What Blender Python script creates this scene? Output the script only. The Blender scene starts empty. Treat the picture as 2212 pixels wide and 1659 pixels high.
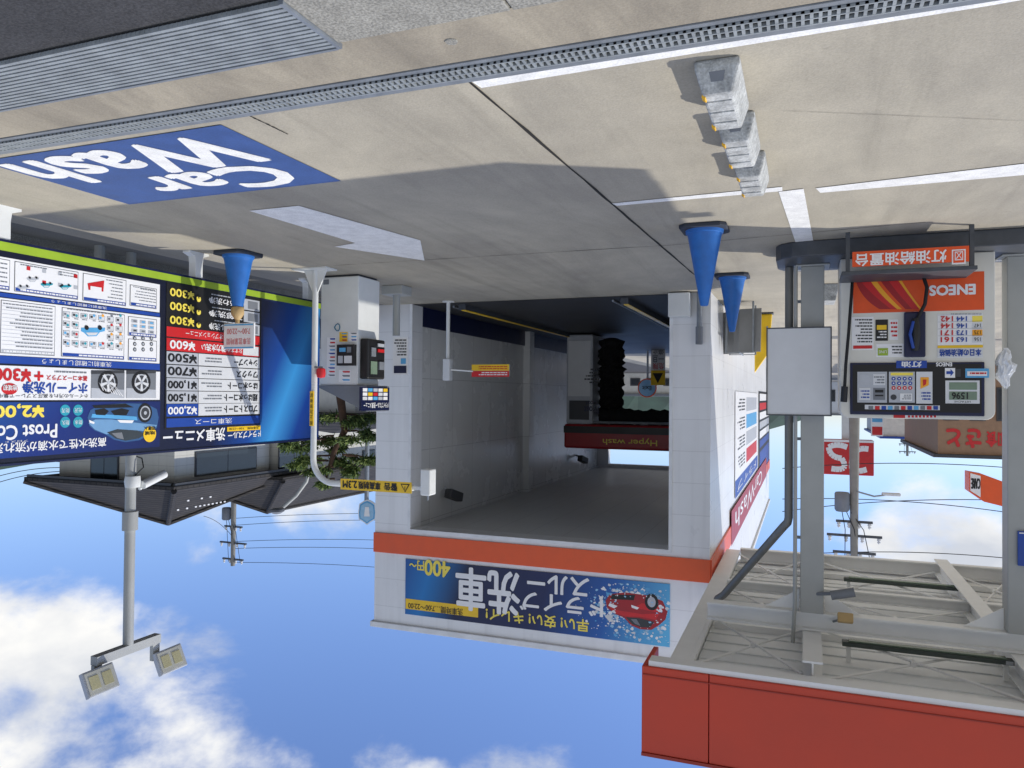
import bpy, bmesh, math, random
from mathutils import Vector, Matrix
random.seed(4)
sc=bpy.context.scene; COL=sc.collection
V=Vector
# ------------------------------------------------------------ camera
W,H,F=2212.,1659.,1640.
yaw,pit,rol=math.radians(21.1),math.radians(.88),math.radians(.47)
CAM=V((0,0,1.5))
F0=V((math.sin(yaw),math.cos(yaw),0)); R0=V((math.cos(yaw),-math.sin(yaw),0)); U0=V((0,0,1))
FW=F0*math.cos(pit)-U0*math.sin(pit); U1=U0*math.cos(pit)+F0*math.sin(pit)
RR=R0*math.cos(rol)+U1*math.sin(rol); UU=-R0*math.sin(rol)+U1*math.cos(rol)
cd=bpy.data.cameras.new('camera'); cam=bpy.data.objects.new('camera',cd); COL.objects.link(cam)
m=Matrix(((-RR.x,-UU.x,-FW.x,CAM.x),(-RR.y,-UU.y,-FW.y,CAM.y),(-RR.z,-UU.z,-FW.z,CAM.z),(0,0,0,1)))
cam.matrix_world=m; cd.sensor_width=36; cd.lens=36*F/W; cd.clip_start=.05; cd.clip_end=2000
sc.camera=cam
def ray(x,y): return FW+RR*((W/2-x)/F)+UU*((y-H/2)/F)
def G(x,y,z=0.):
    d=ray(x,y); return CAM+d*((z-CAM.z)/d.z)
def PY(x,y,Y):
    d=ray(x,y); return CAM+d*(Y/d.y)
def PX(x,y,X):
    d=ray(x,y); return CAM+d*(X/d.x)
def PD(x,y,D): return CAM+ray(x,y)*D
# ------------------------------------------------------------ materials
def lin(c): 
    return tuple(((v/255)/12.92 if v/255<=.04045 else ((v/255+.055)/1.055)**2.4) for v in c)+(1,)
MATS={}
def mat(name,rgb,rough=.5,metal=0,var=.12,scale=4,bump=0,fine=0,dirt=0):
    mt=bpy.data.materials.new(name); mt.use_nodes=True; nt=mt.node_tree; N=nt.nodes; L=nt.links
    b=N['Principled BSDF']; b.inputs['Roughness'].default_value=rough; b.inputs['Metallic'].default_value=metal
    c=lin(rgb)
    geo=N.new('ShaderNodeNewGeometry')
    n=N.new('ShaderNodeTexNoise'); n.inputs['Scale'].default_value=scale; n.inputs['Detail'].default_value=4; n.inputs['Roughness'].default_value=.6
    L.new(geo.outputs['Position'],n.inputs['Vector'])
    mr=N.new('ShaderNodeMapRange'); mr.inputs[1].default_value=.3; mr.inputs[2].default_value=.7; mr.inputs[3].default_value=1-var; mr.inputs[4].default_value=1+var*.6
    L.new(n.outputs['Fac'],mr.inputs[0])
    mx=N.new('ShaderNodeMix'); mx.data_type='RGBA'; mx.blend_type='MULTIPLY'; mx.inputs[0].default_value=1
    mx.inputs[6].default_value=c; L.new(mr.outputs[0],mx.inputs[7])
    out=mx.outputs[2]
    if fine:
        n2=N.new('ShaderNodeTexNoise'); n2.inputs['Scale'].default_value=90; n2.inputs['Detail'].default_value=3
        L.new(geo.outputs['Position'],n2.inputs['Vector'])
        m2=N.new('ShaderNodeMapRange'); m2.inputs[1].default_value=.3; m2.inputs[2].default_value=.7; m2.inputs[3].default_value=1-fine; m2.inputs[4].default_value=1+fine
        L.new(n2.outputs['Fac'],m2.inputs[0])
        mm=N.new('ShaderNodeMix'); mm.data_type='RGBA'; mm.blend_type='MULTIPLY'; mm.inputs[0].default_value=1
        L.new(out,mm.inputs[6]); L.new(m2.outputs[0],mm.inputs[7]); out=mm.outputs[2]
    L.new(out,b.inputs['Base Color'])
    if bump:
        bp=N.new('ShaderNodeBump'); bp.inputs['Strength'].default_value=bump; bp.inputs['Distance'].default_value=.01
        L.new((n2 if fine else n).outputs['Fac'],bp.inputs['Height']); L.new(bp.outputs[0],b.inputs['Normal'])
    r2=N.new('ShaderNodeMapRange'); r2.inputs[3].default_value=max(.05,rough-.1); r2.inputs[4].default_value=min(1,rough+.12)
    L.new(n.outputs['Fac'],r2.inputs[0]); L.new(r2.outputs[0],b.inputs['Roughness'])
    MATS[name]=mt; return mt
def mul(nt,a,b):
    mm=nt.nodes.new('ShaderNodeMix'); mm.data_type='RGBA'; mm.blend_type='MULTIPLY'; mm.inputs[0].default_value=1
    nt.links.new(a,mm.inputs[6]); nt.links.new(b,mm.inputs[7]); return mm.outputs[2]
def panel(name,rgb,swz,bw,bh,line=.5,rough=.35,off=0.,mortar=.005,var=.05,foot=.80,streak=.88):
    mt=mat(name,rgb,rough,0,var,1.3); nt=mt.node_tree; N=nt.nodes; L=nt.links
    b=N['Principled BSDF']; src=b.inputs['Base Color'].links[0].from_socket
    geo=N.new('ShaderNodeNewGeometry'); sp=N.new('ShaderNodeSeparateXYZ'); L.new(geo.outputs['Position'],sp.inputs[0])
    cb=N.new('ShaderNodeCombineXYZ'); L.new(sp.outputs[swz[0]],cb.inputs[0]); L.new(sp.outputs[swz[1]],cb.inputs[1])
    br=N.new('ShaderNodeTexBrick'); br.offset=off; br.inputs['Scale'].default_value=1; br.inputs['Mortar Size'].default_value=mortar
    br.inputs['Brick Width'].default_value=bw; br.inputs['Row Height'].default_value=bh; br.inputs['Mortar Smooth'].default_value=.3
    br.inputs['Color1'].default_value=(1,1,1,1); br.inputs['Color2'].default_value=(.975,.975,.975,1); br.inputs['Mortar'].default_value=(line,line,line,1)
    L.new(cb.outputs[0],br.inputs['Vector'])
    o=mul(nt,src,br.outputs['Color'])
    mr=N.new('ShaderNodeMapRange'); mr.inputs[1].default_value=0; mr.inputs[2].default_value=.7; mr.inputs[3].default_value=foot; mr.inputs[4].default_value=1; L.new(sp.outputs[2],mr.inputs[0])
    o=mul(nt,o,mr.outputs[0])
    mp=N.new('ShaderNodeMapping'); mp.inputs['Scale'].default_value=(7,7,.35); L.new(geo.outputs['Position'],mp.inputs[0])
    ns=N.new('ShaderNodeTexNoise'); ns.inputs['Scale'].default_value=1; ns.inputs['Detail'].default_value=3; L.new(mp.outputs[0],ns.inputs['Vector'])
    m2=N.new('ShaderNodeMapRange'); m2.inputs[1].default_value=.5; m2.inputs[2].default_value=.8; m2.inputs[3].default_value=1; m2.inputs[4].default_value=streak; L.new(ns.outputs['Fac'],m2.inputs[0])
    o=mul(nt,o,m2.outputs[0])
    L.new(o,b.inputs['Base Color'])
    return mt
def grad(name,vec,a,b_,stops,rough=.35):
    mt=mat(name,(128,128,128),rough); nt=mt.node_tree; N=nt.nodes; L=nt.links; b=N['Principled BSDF']
    geo=N.new('ShaderNodeNewGeometry'); d=N.new('ShaderNodeVectorMath'); d.operation='DOT_PRODUCT'; d.inputs[1].default_value=vec
    L.new(geo.outputs['Position'],d.inputs[0]); mr=N.new('ShaderNodeMapRange'); mr.inputs[1].default_value=a; mr.inputs[2].default_value=b_
    L.new(d.outputs['Value'],mr.inputs[0]); cr=N.new('ShaderNodeValToRGB')
    cr.color_ramp.elements[0].position=stops[0][0]; cr.color_ramp.elements[0].color=lin(stops[0][1])
    cr.color_ramp.elements[1].position=stops[-1][0]; cr.color_ramp.elements[1].color=lin(stops[-1][1])
    for p,c in stops[1:-1]: e=cr.color_ramp.elements.new(p); e.color=lin(c)
    L.new(mr.outputs[0],cr.inputs[0]); L.new(cr.outputs[0],b.inputs['Base Color']); return mt
def concrete(name,rgb,dark,sc1=.5):
    mt=mat(name,rgb,.8,0,.09,2.2,.2,.09); nt=mt.node_tree; N=nt.nodes; L=nt.links; b=N['Principled BSDF']
    src=b.inputs['Base Color'].links[0].from_socket
    geo=N.new('ShaderNodeNewGeometry')
    def layer(scale,s,det,lo,hi,dk,dist=.8):
        mp=N.new('ShaderNodeMapping'); mp.inputs['Scale'].default_value=scale; L.new(geo.outputs['Position'],mp.inputs[0])
        n=N.new('ShaderNodeTexNoise'); n.inputs['Scale'].default_value=s; n.inputs['Detail'].default_value=det; n.inputs['Roughness'].default_value=.65; n.inputs['Distortion'].default_value=dist
        L.new(mp.outputs[0],n.inputs['Vector'])
        cr=N.new('ShaderNodeValToRGB'); cr.color_ramp.elements[0].position=lo; cr.color_ramp.elements[1].position=hi
        cr.color_ramp.elements[0].color=(1,1,1,1) if dk>0 else (-dk,-dk,-dk*1.02,1); cr.color_ramp.elements[1].color=(dk,dk,dk,1) if dk>0 else (1,1,1,1)
        L.new(n.outputs['Fac'],cr.inputs[0]); return cr.outputs[0]
    o=mul(nt,src,layer((1.6,.5,1),sc1,8,.40,.6,-dark))
    o=mul(nt,o,layer((1,1,1),9,3,.66,.78,.86,0))
    o=mul(nt,o,layer((3.2,.18,1),1,4,.54,.74,.80,.3))
    L.new(o,b.inputs['Base Color'])
    return mt
concrete('concrete',(178,171,154),.80)
concrete('apron_concrete',(168,159,141),.72,1.2)
mat('kerb_concrete',(150,148,140),.9,0,.2,6,.5,.35)
mat('asphalt',(62,62,64),.9,0,.2,3,.5,.4)
mat('base_ground',(120,120,116),.9,0,.25,.4,.2,.2)
mat('wet_floor',(52,53,56),.6,0,.3,1.5)
mat('joint',(36,34,32),.9)
mat('paint_white',(238,238,236),.6,0,.14,9,0,.12)
mat('paint_blue',(58,86,142),.65,0,.16,6,0,.14)
mat('steel',(138,144,150),.5,.3,.2,8)
mat('steel_dark',(78,82,88),.5,.3,.2,8)
mat('fixture',(76,86,82),.5,0,.1,8)
mat('recess_shade',(22,22,24),.9)  # near-black that paints the shade under the drain grates
mat('grate',(158,164,166),.5,.25,.2,10)
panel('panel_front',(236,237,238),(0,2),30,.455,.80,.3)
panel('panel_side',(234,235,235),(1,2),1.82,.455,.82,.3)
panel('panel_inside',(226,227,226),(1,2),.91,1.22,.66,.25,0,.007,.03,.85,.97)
panel('panel_ceiling',(222,223,222),(0,1),.6,1.8,.74,.4,0,.006,.03,1,1)
mat('coping',(230,232,234),.4)
mat('orange',(232,90,34),.35,0,.06)
mat('canopy_red',(206,66,38),.45,0,.08,1.2)
mat('canopy_red_dark',(160,48,30),.5)
mat('canopy_white',(238,239,238),.5,0,.05,3)
mat('canopy_deck',(234,236,236),.5,0,.06,2)
mat('post_grey',(168,170,167),.45,0,.08,3)
mat('pipe_grey',(124,124,120),.45,.2)
mat('white_metal',(224,226,224),.4,0,.08,3)
mat('cream',(222,220,210),.4,0,.06,3)
mat('grey_block',(180,182,180),.8,0,.42,11,.4,.25)
mat('yellow',(244,200,36),.4)
mat('reflector',(250,190,30),.25)
mat('cone_blue',(34,106,186),.45,0,.15,9)
mat('cone_base',(48,54,66),.7)
mat('black',(20,20,22),.45)
mat('black_rubber',(14,14,15),.6)
mat('navy',(14,24,64),.35)
mat('blue',(26,70,160),.4)
mat('sky_blue',(90,170,220),.4)
mat('pale_blue',(150,196,226),.4)
mat('cyan',(40,160,180),.4)
mat('white',(238,238,238),.4,0,.03)
mat('off_white',(216,218,220),.45,0,.05)
mat('light_grey',(184,188,194),.45)
mat('mid_grey',(120,124,130),.5)
mat('dark_grey',(60,62,66),.5)
mat('red',(206,34,38),.4)
mat('faded_red',(214,92,92),.5)
mat('lime',(156,186,48),.4)
mat('tan',(190,160,110),.6)
mat('orange_print',(232,84,28),.4)
mat('amber',(248,170,40),.4)
mat('pale_yellow',(248,226,90),.4)
mat('car_blue',(112,156,196),.3)
mat('car_blue_dark',(52,92,140),.3)
mat('screen',(120,140,120),.2)
mat('glass_dark',(34,42,50),.1)
mat('lens',(200,200,190),.15)
mat('led',(196,190,150),.3)
mat('brush',(14,14,16),.95,0,.4,40,.8)
mat('machine_red',(164,26,34),.4)
mat('mat_grey',(130,132,134),.8)
panel('house_wall',(206,204,194),(0,2),3.0,.4,.75,.7,0,.012)
panel('house_wall_side',(206,204,194),(1,2),3.0,.4,.75,.7,0,.012)
mat('stucco',(220,218,210),.8)
mat('trunk',(84,62,46),.9,0,.3,12,.5)
mat('needles',(74,98,46),.7,0,.4,3)
mat('needles_light',(122,140,70),.7,0,.35,3)
mat('hill',(52,72,62),.95,0,.35,.06)
mat('brown',(158,126,100),.7)
mat('wire',(24,24,26),.6)
mat('pole_concrete',(140,138,132),.8)
mat('teal',(40,120,150),.4)
mat('film',(226,228,230),.25,0,.1)
grad('board_blue',(0,1,.55),6.3,9.5,[(0,(10,16,40)),(.42,(10,22,60)),(.60,(20,70,150)),(.72,(60,150,215)),(.86,(18,60,140)),(1,(10,40,96))])
grad('ad_blue',(0,1,.9),4.3,8.2,[(0,(30,110,190)),(.5,(16,44,120)),(1,(8,18,58))])
grad('banner_blue',(1,0,-.3),.4,5.0,[(0,(90,180,225)),(.2,(20,90,170)),(.42,(8,26,80)),(.72,(10,20,60)),(.86,(20,120,190)),(1,(10,60,140))])
def tile_mat():
    mt=mat('roof_tile',(64,60,57),.75,0,.25,2); nt=mt.node_tree; N=nt.nodes; L=nt.links; b=N['Principled BSDF']
    src=b.inputs['Base Color'].links[0].from_socket
    geo=N.new('ShaderNodeNewGeometry'); sp=N.new('ShaderNodeSeparateXYZ'); L.new(geo.outputs['Position'],sp.inputs[0])
    ad=N.new('ShaderNodeMath'); ad.operation='ADD'; L.new(sp.outputs[0],ad.inputs[0]); L.new(sp.outputs[1],ad.inputs[1])
    cb=N.new('ShaderNodeCombineXYZ'); L.new(ad.outputs[0],cb.inputs[0]); L.new(sp.outputs[2],cb.inputs[1])
    br=N.new('ShaderNodeTexBrick'); br.inputs['Scale'].default_value=1; br.inputs['Brick Width'].default_value=.3; br.inputs['Row Height'].default_value=.13; br.inputs['Mortar Size'].default_value=.022
    br.inputs['Color1'].default_value=(1,1,1,1); br.inputs['Color2'].default_value=(.6,.6,.6,1); br.inputs['Mortar'].default_value=(.15,.15,.15,1)
    L.new(cb.outputs[0],br.inputs['Vector'])
    L.new(mul(nt,src,br.outputs['Color']),b.inputs['Base Color'])
tile_mat()
# ------------------------------------------------------------ mesh builder
ORG={}
_tc={}
def text_geo(s):
    if s in _tc: return _tc[s]
    cu=bpy.data.curves.new('t','FONT'); cu.body=s; cu.resolution_u=3
    o=bpy.data.objects.new('t',cu); COL.objects.link(o)
    bpy.context.view_layer.update()
    dg=bpy.context.evaluated_depsgraph_get()
    me=bpy.data.meshes.new_from_object(o.evaluated_get(dg))
    vs=[(v.co.x,v.co.y) for v in me.vertices]; fs=[tuple(p.vertices) for p in me.polygons]
    bpy.data.objects.remove(o); bpy.data.curves.remove(cu); bpy.data.meshes.remove(me)
    if not vs: print('NO GLYPHS',s); _tc[s]=([],[]); return _tc[s]
    x0=min(v[0] for v in vs);x1=max(v[0] for v in vs);y0=min(v[1] for v in vs);y1=max(v[1] for v in vs)
    vs=[((a-x0)/max(1e-6,x1-x0),(b-y0)/max(1e-6,y1-y0)) for a,b in vs]
    _tc[s]=(vs,fs); return _tc[s]
class MB:
    def __init__(s): s.v=[];s.f=[];s.m=[]
    def add(s,vs,fs,mi):
        n=len(s.v); s.v+=[V(v) for v in vs]
        for f in fs: s.f.append(tuple(i+n for i in f)); s.m.append(mi)
        return s
    def box(s,x0,x1,y0,y1,z0,z1,mi):
        return s.add([(x0,y0,z0),(x1,y0,z0),(x1,y1,z0),(x0,y1,z0),(x0,y0,z1),(x1,y0,z1),(x1,y1,z1),(x0,y1,z1)],
              [(0,3,2,1),(4,5,6,7),(0,1,5,4),(1,2,6,5),(2,3,7,6),(3,0,4,7)],mi)
    def obox(s,c,sz,M,mi):
        c=V(c); vs=[]
        for z in(-1,1):
            for x,y in((-1,-1),(1,-1),(1,1),(-1,1)): vs.append(c+M@V((x*sz[0]/2,y*sz[1]/2,z*sz[2]/2)))
        return s.add(vs,[(0,3,2,1),(4,5,6,7),(0,1,5,4),(1,2,6,5),(2,3,7,6),(3,0,4,7)],mi)
    def poly(s,pts,mi): return s.add(pts,[tuple(range(len(pts)))],mi)
    def ext(s,pts,vec,mi):
        n=len(pts); vec=V(vec); vs=[V(p) for p in pts]+[V(p)+vec for p in pts]
        return s.add(vs,[tuple(range(n))[::-1],tuple(range(n,2*n))]+[(i,(i+1)%n,(i+1)%n+n,i+n) for i in range(n)],mi)
    def tube(s,pts,r,mi,n=10):
        pts=[V(p) for p in pts]; rs=r if isinstance(r,(list,tuple)) else [r]*len(pts)
        vs=[];fs=[]; prev=None
        for i,p in enumerate(pts):
            t=(pts[min(i+1,len(pts)-1)]-pts[max(i-1,0)]).normalized()
            if prev is None:
                a=V((0,0,1)) if abs(t.z)<.9 else V((1,0,0)); u=t.cross(a).normalized()
            else: u=(prev-t*prev.dot(t)).normalized()
            prev=u; w=t.cross(u)
            for k in range(n):
                an=2*math.pi*k/n; vs.append(p+(u*math.cos(an)+w*math.sin(an))*rs[i])
        for i in range(len(pts)-1):
            for k in range(n): fs.append((i*n+k,i*n+(k+1)%n,(i+1)*n+(k+1)%n,(i+1)*n+k))
        fs.append(tuple(range(n))[::-1]); fs.append(tuple(range((len(pts)-1)*n,len(pts)*n)))
        return s.add(vs,fs,mi)
    def lathe(s,c,prof,mi,n=28):
        c=V(c); vs=[];fs=[]
        for r,z in prof:
            for k in range(n): an=2*math.pi*k/n; vs.append(c+V((r*math.cos(an),r*math.sin(an),z)))
        for i in range(len(prof)-1):
            for k in range(n): fs.append((i*n+k,i*n+(k+1)%n,(i+1)*n+(k+1)%n,(i+1)*n+k))
        fs.append(tuple(range(n))[::-1]); fs.append(tuple(range((len(prof)-1)*n,len(prof)*n)))
        return s.add(vs,fs,mi)
    def text(s,t,O,ex,ey,mi,bold=.0,out=None):
        vs,fs=text_geo(t); O=V(O);ex=V(ex);ey=V(ey)
        offs=[(0,0)]
        if bold:
            offs=[(0,0),(1,0),(-1,0),(0,1),(0,-1),(.7,.7),(-.7,-.7),(.7,-.7),(-.7,.7)]
        n=V(out) if out is not None else V((0,0,0))
        e=ex.normalized()*ey.length*bold; f=ey*bold
        for k,(a_,b_) in enumerate(offs):
            o=O+e*a_+f*b_+n*(k*.00018)
            s.add([o+ex*a+ey*b for a,b in vs],fs,mi)
        return s
    def build(s,name,parent=None,label=None,cat=None,group=None,kind=None,smooth=False,bevel=0,origin=None):
        if parent is not None: o0=ORG[parent.name]
        elif origin is not None: o0=V(origin)
        elif kind=='structure': o0=V((0,0,0))
        else:
            xs=[v.x for v in s.v];ys=[v.y for v in s.v];zs=[v.z for v in s.v]
            o0=V(((min(xs)+max(xs))/2,(min(ys)+max(ys))/2,min(zs)))
        me=bpy.data.meshes.new(name); me.from_pydata([v-o0 for v in s.v],[],s.f)
        names=[]
        for q in s.m:
            if q not in names: names.append(q)
        for q in names: me.materials.append(MATS[q])
        me.polygons.foreach_set('material_index',[names.index(q) for q in s.m])
        if smooth:
            me.polygons.foreach_set('use_smooth',[True]*len(me.polygons)); me.set_sharp_from_angle(angle=math.radians(38))
        me.update()
        o=bpy.data.objects.new(name,me); COL.objects.link(o)
        if parent is not None: o.parent=parent
        else: o.location=o0
        ORG[o.name]=o0
        if bevel:
            b=o.modifiers.new('bevel','BEVEL'); b.width=bevel; b.segments=2; b.limit_method='ANGLE'; b.angle_limit=math.radians(50)
        if label: o['label']=label
        if cat: o['category']=cat
        if group: o['group']=group
        if kind: o['kind']=kind
        return o
class Canvas(MB):
    def __init__(s,ax,val,out,step=.0025): super().__init__(); s.ax=ax;s.val=val;s.out=out;s.step=step
    def P(s,x,y,L=1):
        if s.ax=='X': p=PX(x,y,s.val); p.x=s.val+s.out*s.step*L
        else: p=PY(x,y,s.val); p.y=s.val+s.out*s.step*L
        return p
    def fr(s,xl,xr,yb,yt,L,xref):
        xref=xl if xref is None else xref; ym=(yb+yt)/2
        O=s.P(xl,ym,L); R=s.P(xr,ym,L); zb=s.P(xref,yb,L).z; zt=s.P(xref,yt,L).z
        O.z=zb; R.z=zb; return O,R-O,V((0,0,zt-zb))
    def R(s,xl,xr,yb,yt,mi,L=1,xref=None):
        O,ex,ey=s.fr(xl,xr,yb,yt,L,xref); return s.poly([O,O+ex,O+ex+ey,O+ey],mi)
    def T(s,t,xl,xr,yb,yt,mi,L=2,xref=None,bold=.0):
        O,ex,ey=s.fr(xl,xr,yb,yt,L,xref); n=V((s.out,0,0)) if s.ax=='X' else V((0,s.out,0)); return s.text(t,O,ex,ey,mi,bold,n)
    def PG(s,pts,mi,L=1): return s.poly([s.P(x,y,L) for x,y in pts],mi)
    def C(s,x,y,r,mi,L=2,n=24,sy=1):
        c=s.P(x,y,L); rw=abs((s.P(x,y+r,L)-c).z)
        ax=V((0,1,0)) if s.ax=='X' else V((1,0,0))
        return s.poly([c+ax*(rw*math.cos(2*math.pi*k/n))+V((0,0,sy*rw*math.sin(2*math.pi*k/n))) for k in range(n)],mi)
    def lines(s,xl,xr,yb,yt,n,mi,L=2,xref=None,fill=.45):
        h=(yt-yb)/n
        for i in range(n):
            x=xl; end=xl+(xr-xl)*random.uniform(.6,1.)
            sg=1 if xr>xl else -1
            while (end-x)*sg>1:
                w=min(abs(end-x),random.uniform(3,9)); s.R(x,x+sg*w,yb+i*h+h*.2,yb+i*h+h*(.2+fill),mi,L,xref); x+=sg*(w+1.2)
def thing(name,label,cat,loc,group=None):
    o=bpy.data.objects.new(name,None); COL.objects.link(o); o.location=V(loc); o.empty_display_size=.1
    o['label']=label;o['category']=cat
    if group:o['group']=group
    ORG[o.name]=V(loc); return o
def rotz(a): return Matrix.Rotation(a,3,'Z')
# ------------------------------------------------------------ ground
def sheet(name,x0,x1,y0,y1,z,mi,**k): return MB().poly([(x0,y0,z),(x1,y0,z),(x1,y1,z),(x0,y1,z)],mi).build(name,kind='structure',**k)
sheet('ground',-500,500,-300,700,0,'base_ground')
sheet('forecourt',-30,6.55,2.72,60,.004,'concrete')
sheet('apron',-30,6.55,2.70,3.06,.008,'apron_concrete')
sheet('road',-60,60,-12,2.33,.004,'asphalt')
MB().box(-30,1.05,2.33,2.70,-.02,.02,'kerb_concrete').box(1.06,1.84,2.33,2.70,-.02,.02,'kerb_concrete').build('kerb',kind='structure',bevel=.006)
sheet('car_wash_floor',1.85,6.03,11.08,26,.012,'wet_floor')
def gpoly(pts,mi,z): return [V((G(x,y).x,G(x,y).y,z)) for x,y in pts]
def jline(a,b,w,mb):
    a=G(*a);b=G(*b);d=(b-a).normalized();n=V((-d.y,d.x,0))*w/2
    k=24; L=[];Rr=[]
    for i in range(k+1):
        p=a+(b-a)*(i/k); j=random.uniform(.5,1.5); q=random.uniform(-.3,.3)
        L.append(V((p.x,p.y,.008))+n*(j+q)); Rr.append(V((p.x,p.y,.008))-n*(j-q))
    for i in range(k): mb.poly([L[i],L[i+1],Rr[i+1],Rr[i]],'joint')
mb=MB(); jline((1003,163),(1500,592),.018,mb); jline((520,238),(622,287),.010,mb); jline((720,572),(1447,528),.008,mb); jline((1447,528),(2000,478),.006,mb); jline((1690,236),(2212,258),.002,mb)
mb.build('pavement_joint',kind='structure')
def mark(pts,label,name='painted_line'):
    return MB().poly(gpoly(pts,0,.009),'paint_white').build(name,label=label,cat='road marking')
mark([(1012,168),(1040,186),(2145,6),(2300,-22),(2130,-22),(1980,8)],'long wide white painted line beside the drain channel')
mark([(1322,437),(1332,442),(1690,410),(1690,401)],'thin white painted line reaching the far end of the grey wheel stops')
mark([(1762,404),(1772,414),(2260,371),(2260,345)],'white painted line right in front of the fuel dispenser stand')
mark([(1682,412),(1736,405),(1757,519),(1719,523)],'short white painted stripe leading to the dispenser island')
mark([(538,453),(645,442),(908,517),(917,561),(722,531),(768,523)],'white painted arrow pointing into the car wash tunnel','painted_arrow')
t=thing('floor_marking','blue painted rectangle on the ground reading Car Wash in white','road marking',(4,3.9,.009))
MB().poly([(3.03,3.33,.009),(5.0,3.33,.009),(5.0,4.5,.009),(3.03,4.5,.009)],'paint_blue').build('background',t)
MB().text('Wash',(3.19,3.43,.011),(1.75,0,0),(0,.49,0),'paint_white',.05,(0,0,1)).text('Car',(3.27,3.98,.011),(1.15,0,0),(0,.44,0),'paint_white',.05,(0,0,1)).build('lettering',t)
# drain channel
t=thing('drain_channel','narrow steel drain channel with grated cover crossing the concrete','drain',(2,3.16,0))
mb=MB(); mb.box(-6,6.5,3.065,3.098,-.01,.014,'steel').box(-6,6.5,3.205,3.265,-.01,.014,'steel'); mb.build('frame',t)
mb=MB(); mb.poly([(-6,3.098,.009),(6.5,3.098,.009),(6.5,3.205,.009),(-6,3.205,.009)],'recess_shade'); mb.build('trough_shade',t)  # flat dark sheet, paints the shaded depth of the channel
mb=MB(); x=-1.5
while x<6.5:
    mb.box(x,x+.013,3.1,3.203,.0095,.024,'grate'); x+=.032
for y in(3.1,3.148,3.197): mb.box(-1.5,6.5,y,y+.008,.0095,.025,'grate')
mb.build('grate',t)
t=thing('gutter_grating','wide ribbed steel gutter grating beside the asphalt road','drain',(4,2.55,0))
MB().poly([(1.85,2.335,.008),(8,2.335,.008),(8,2.72,.008),(1.85,2.72,.008)],'recess_shade').build('trough_shade',t)  # flat sheet with the shade below the ribs put into its colour
mb=MB()
for i in range(13): y=2.342+i*.0292; mb.box(1.86,8,y,y+.018,.0085,.028,'grate')
x=1.86
while x<8: mb.box(x,x+.005,2.34,2.72,.0085,.0235,'grate'); x+=.025
mb.build('bars',t)
mb=MB(); mb.box(1.84,1.86,2.335,2.73,-.01,.03,'steel').box(1.86,8,2.72,2.735,-.01,.03,'steel').build('frame',t)
p=G(975,85); MB().lathe((p.x,p.y,.0085),[(.028,0),(.026,.004),(.001,.004)],'kerb_concrete',20).build('survey_marker',label='small round marker plate set in the apron concrete',cat='marker')
# ------------------------------------------------------------ wheel stops
def wheel_stop(y0,xc,label):
    L=.56
    t=thing('wheel_stop',label,'wheel stop',(xc,y0+L/2,0),'grey wheel stops in a row')
    b0,b1,h=.098,.066,.150
    vs=[(xc-b0,y0,.004),(xc+b0,y0,.004),(xc+b0,y0+L,.004),(xc-b0,y0+L,.004),(xc-b0,y0,.04),(xc+b0,y0,.04),(xc+b0,y0+L,.04),(xc-b0,y0+L,.04),
        (xc-b1,y0+.035,h),(xc+b1,y0+.035,h),(xc+b1,y0+L-.035,h),(xc-b1,y0+L-.035,h)]
    mb=MB().add(vs,[(3,2,1,0),(0,1,5,4),(1,2,6,5),(2,3,7,6),(3,0,4,7),(4,5,9,8),(5,6,10,9),(6,7,11,10),(7,4,8,11),(8,9,10,11)],'grey_block')
    mb.build('body',t,bevel=.012)
    for k in range(3):
        yy=y0+.12+k*.14
        MB().box(xc-b1+.012,xc+b1-.012,yy,yy+.035,h+.0005,h+.006,'grey_block').build('rib',t)
    for yy in(y0+.05,y0+L-.115):
        mb=MB(); a=V((xc+b1-.012,yy,h+.002)); mb.add([a,a+V((.016,0,-.012)),a+V((.016,.06,-.012)),a+V((0,.06,0)),a+V((.004,.008,.008)),a+V((.019,.01,-.004)),a+V((.019,.05,-.004)),a+V((.004,.052,.008))],
          [(0,1,2,3),(4,7,6,5),(0,4,5,1),(1,5,6,2),(2,6,7,3),(3,7,4,0)],'reflector')
        mb.build('reflector',t)
    mb=MB(); a=V((xc,y0+.01,.06)); mb.ext([a+V((-.035,0,0)),a+V((.035,0,0)),a+V((.026,.011,.04)),a+V((-.026,.011,.04))],(0,-.006,0),'mid_grey').build('lift_slot',t)
    return t
wheel_stop(3.42,.365,'nearest of the three scuffed grey wheel stops in a row')
wheel_stop(4.11,.345,'middle one of the three scuffed grey wheel stops')
wheel_stop(4.80,.325,'farthest of the three grey wheel stops, touching the white line')
# ------------------------------------------------------------ cones
def cone(loc,label,cut=.70):
    t=thing('traffic_cone',label,'traffic cone',loc,'blue traffic cones'); x,y,z=loc
    mb=MB(); a=.20;c=.05
    oc=[(-a+c,-a),(a-c,-a),(a,-a+c),(a,a-c),(a-c,a),(-a+c,a),(-a,a-c),(-a,-a+c)]
    mb.ext([(x+p,y+q,.005) for p,q in oc],(0,0,.035),'cone_base').build('base',t,bevel=.008)
    prof=[(.165,.04),(.160,.065),(.150,.07),(.142,.10)]
    k=.10
    while k<cut-.02: prof.append((.142-(k-.10)*.18,k)); k+=.06
    rr=.142-(cut-.12)*.18
    prof+=[(rr,cut-.02),(rr-.004,cut-.004),(rr-.014,cut),(.004,cut)]
    MB().lathe((x,y,0),prof,'cone_blue',32).build('body',t,smooth=True)
    return t
p=G(1522,489); cone((p.x,p.y,0),'tall blue traffic cone nearest the camera, beside the pavement joint')
p=G(1582,593); cone((p.x,p.y,0),'smaller looking blue traffic cone beside the car wash side wall')
p3=G(515,545); cone((p3.x,p3.y,0),'blue traffic cone carrying a sign in front of the menu board',.58)
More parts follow.
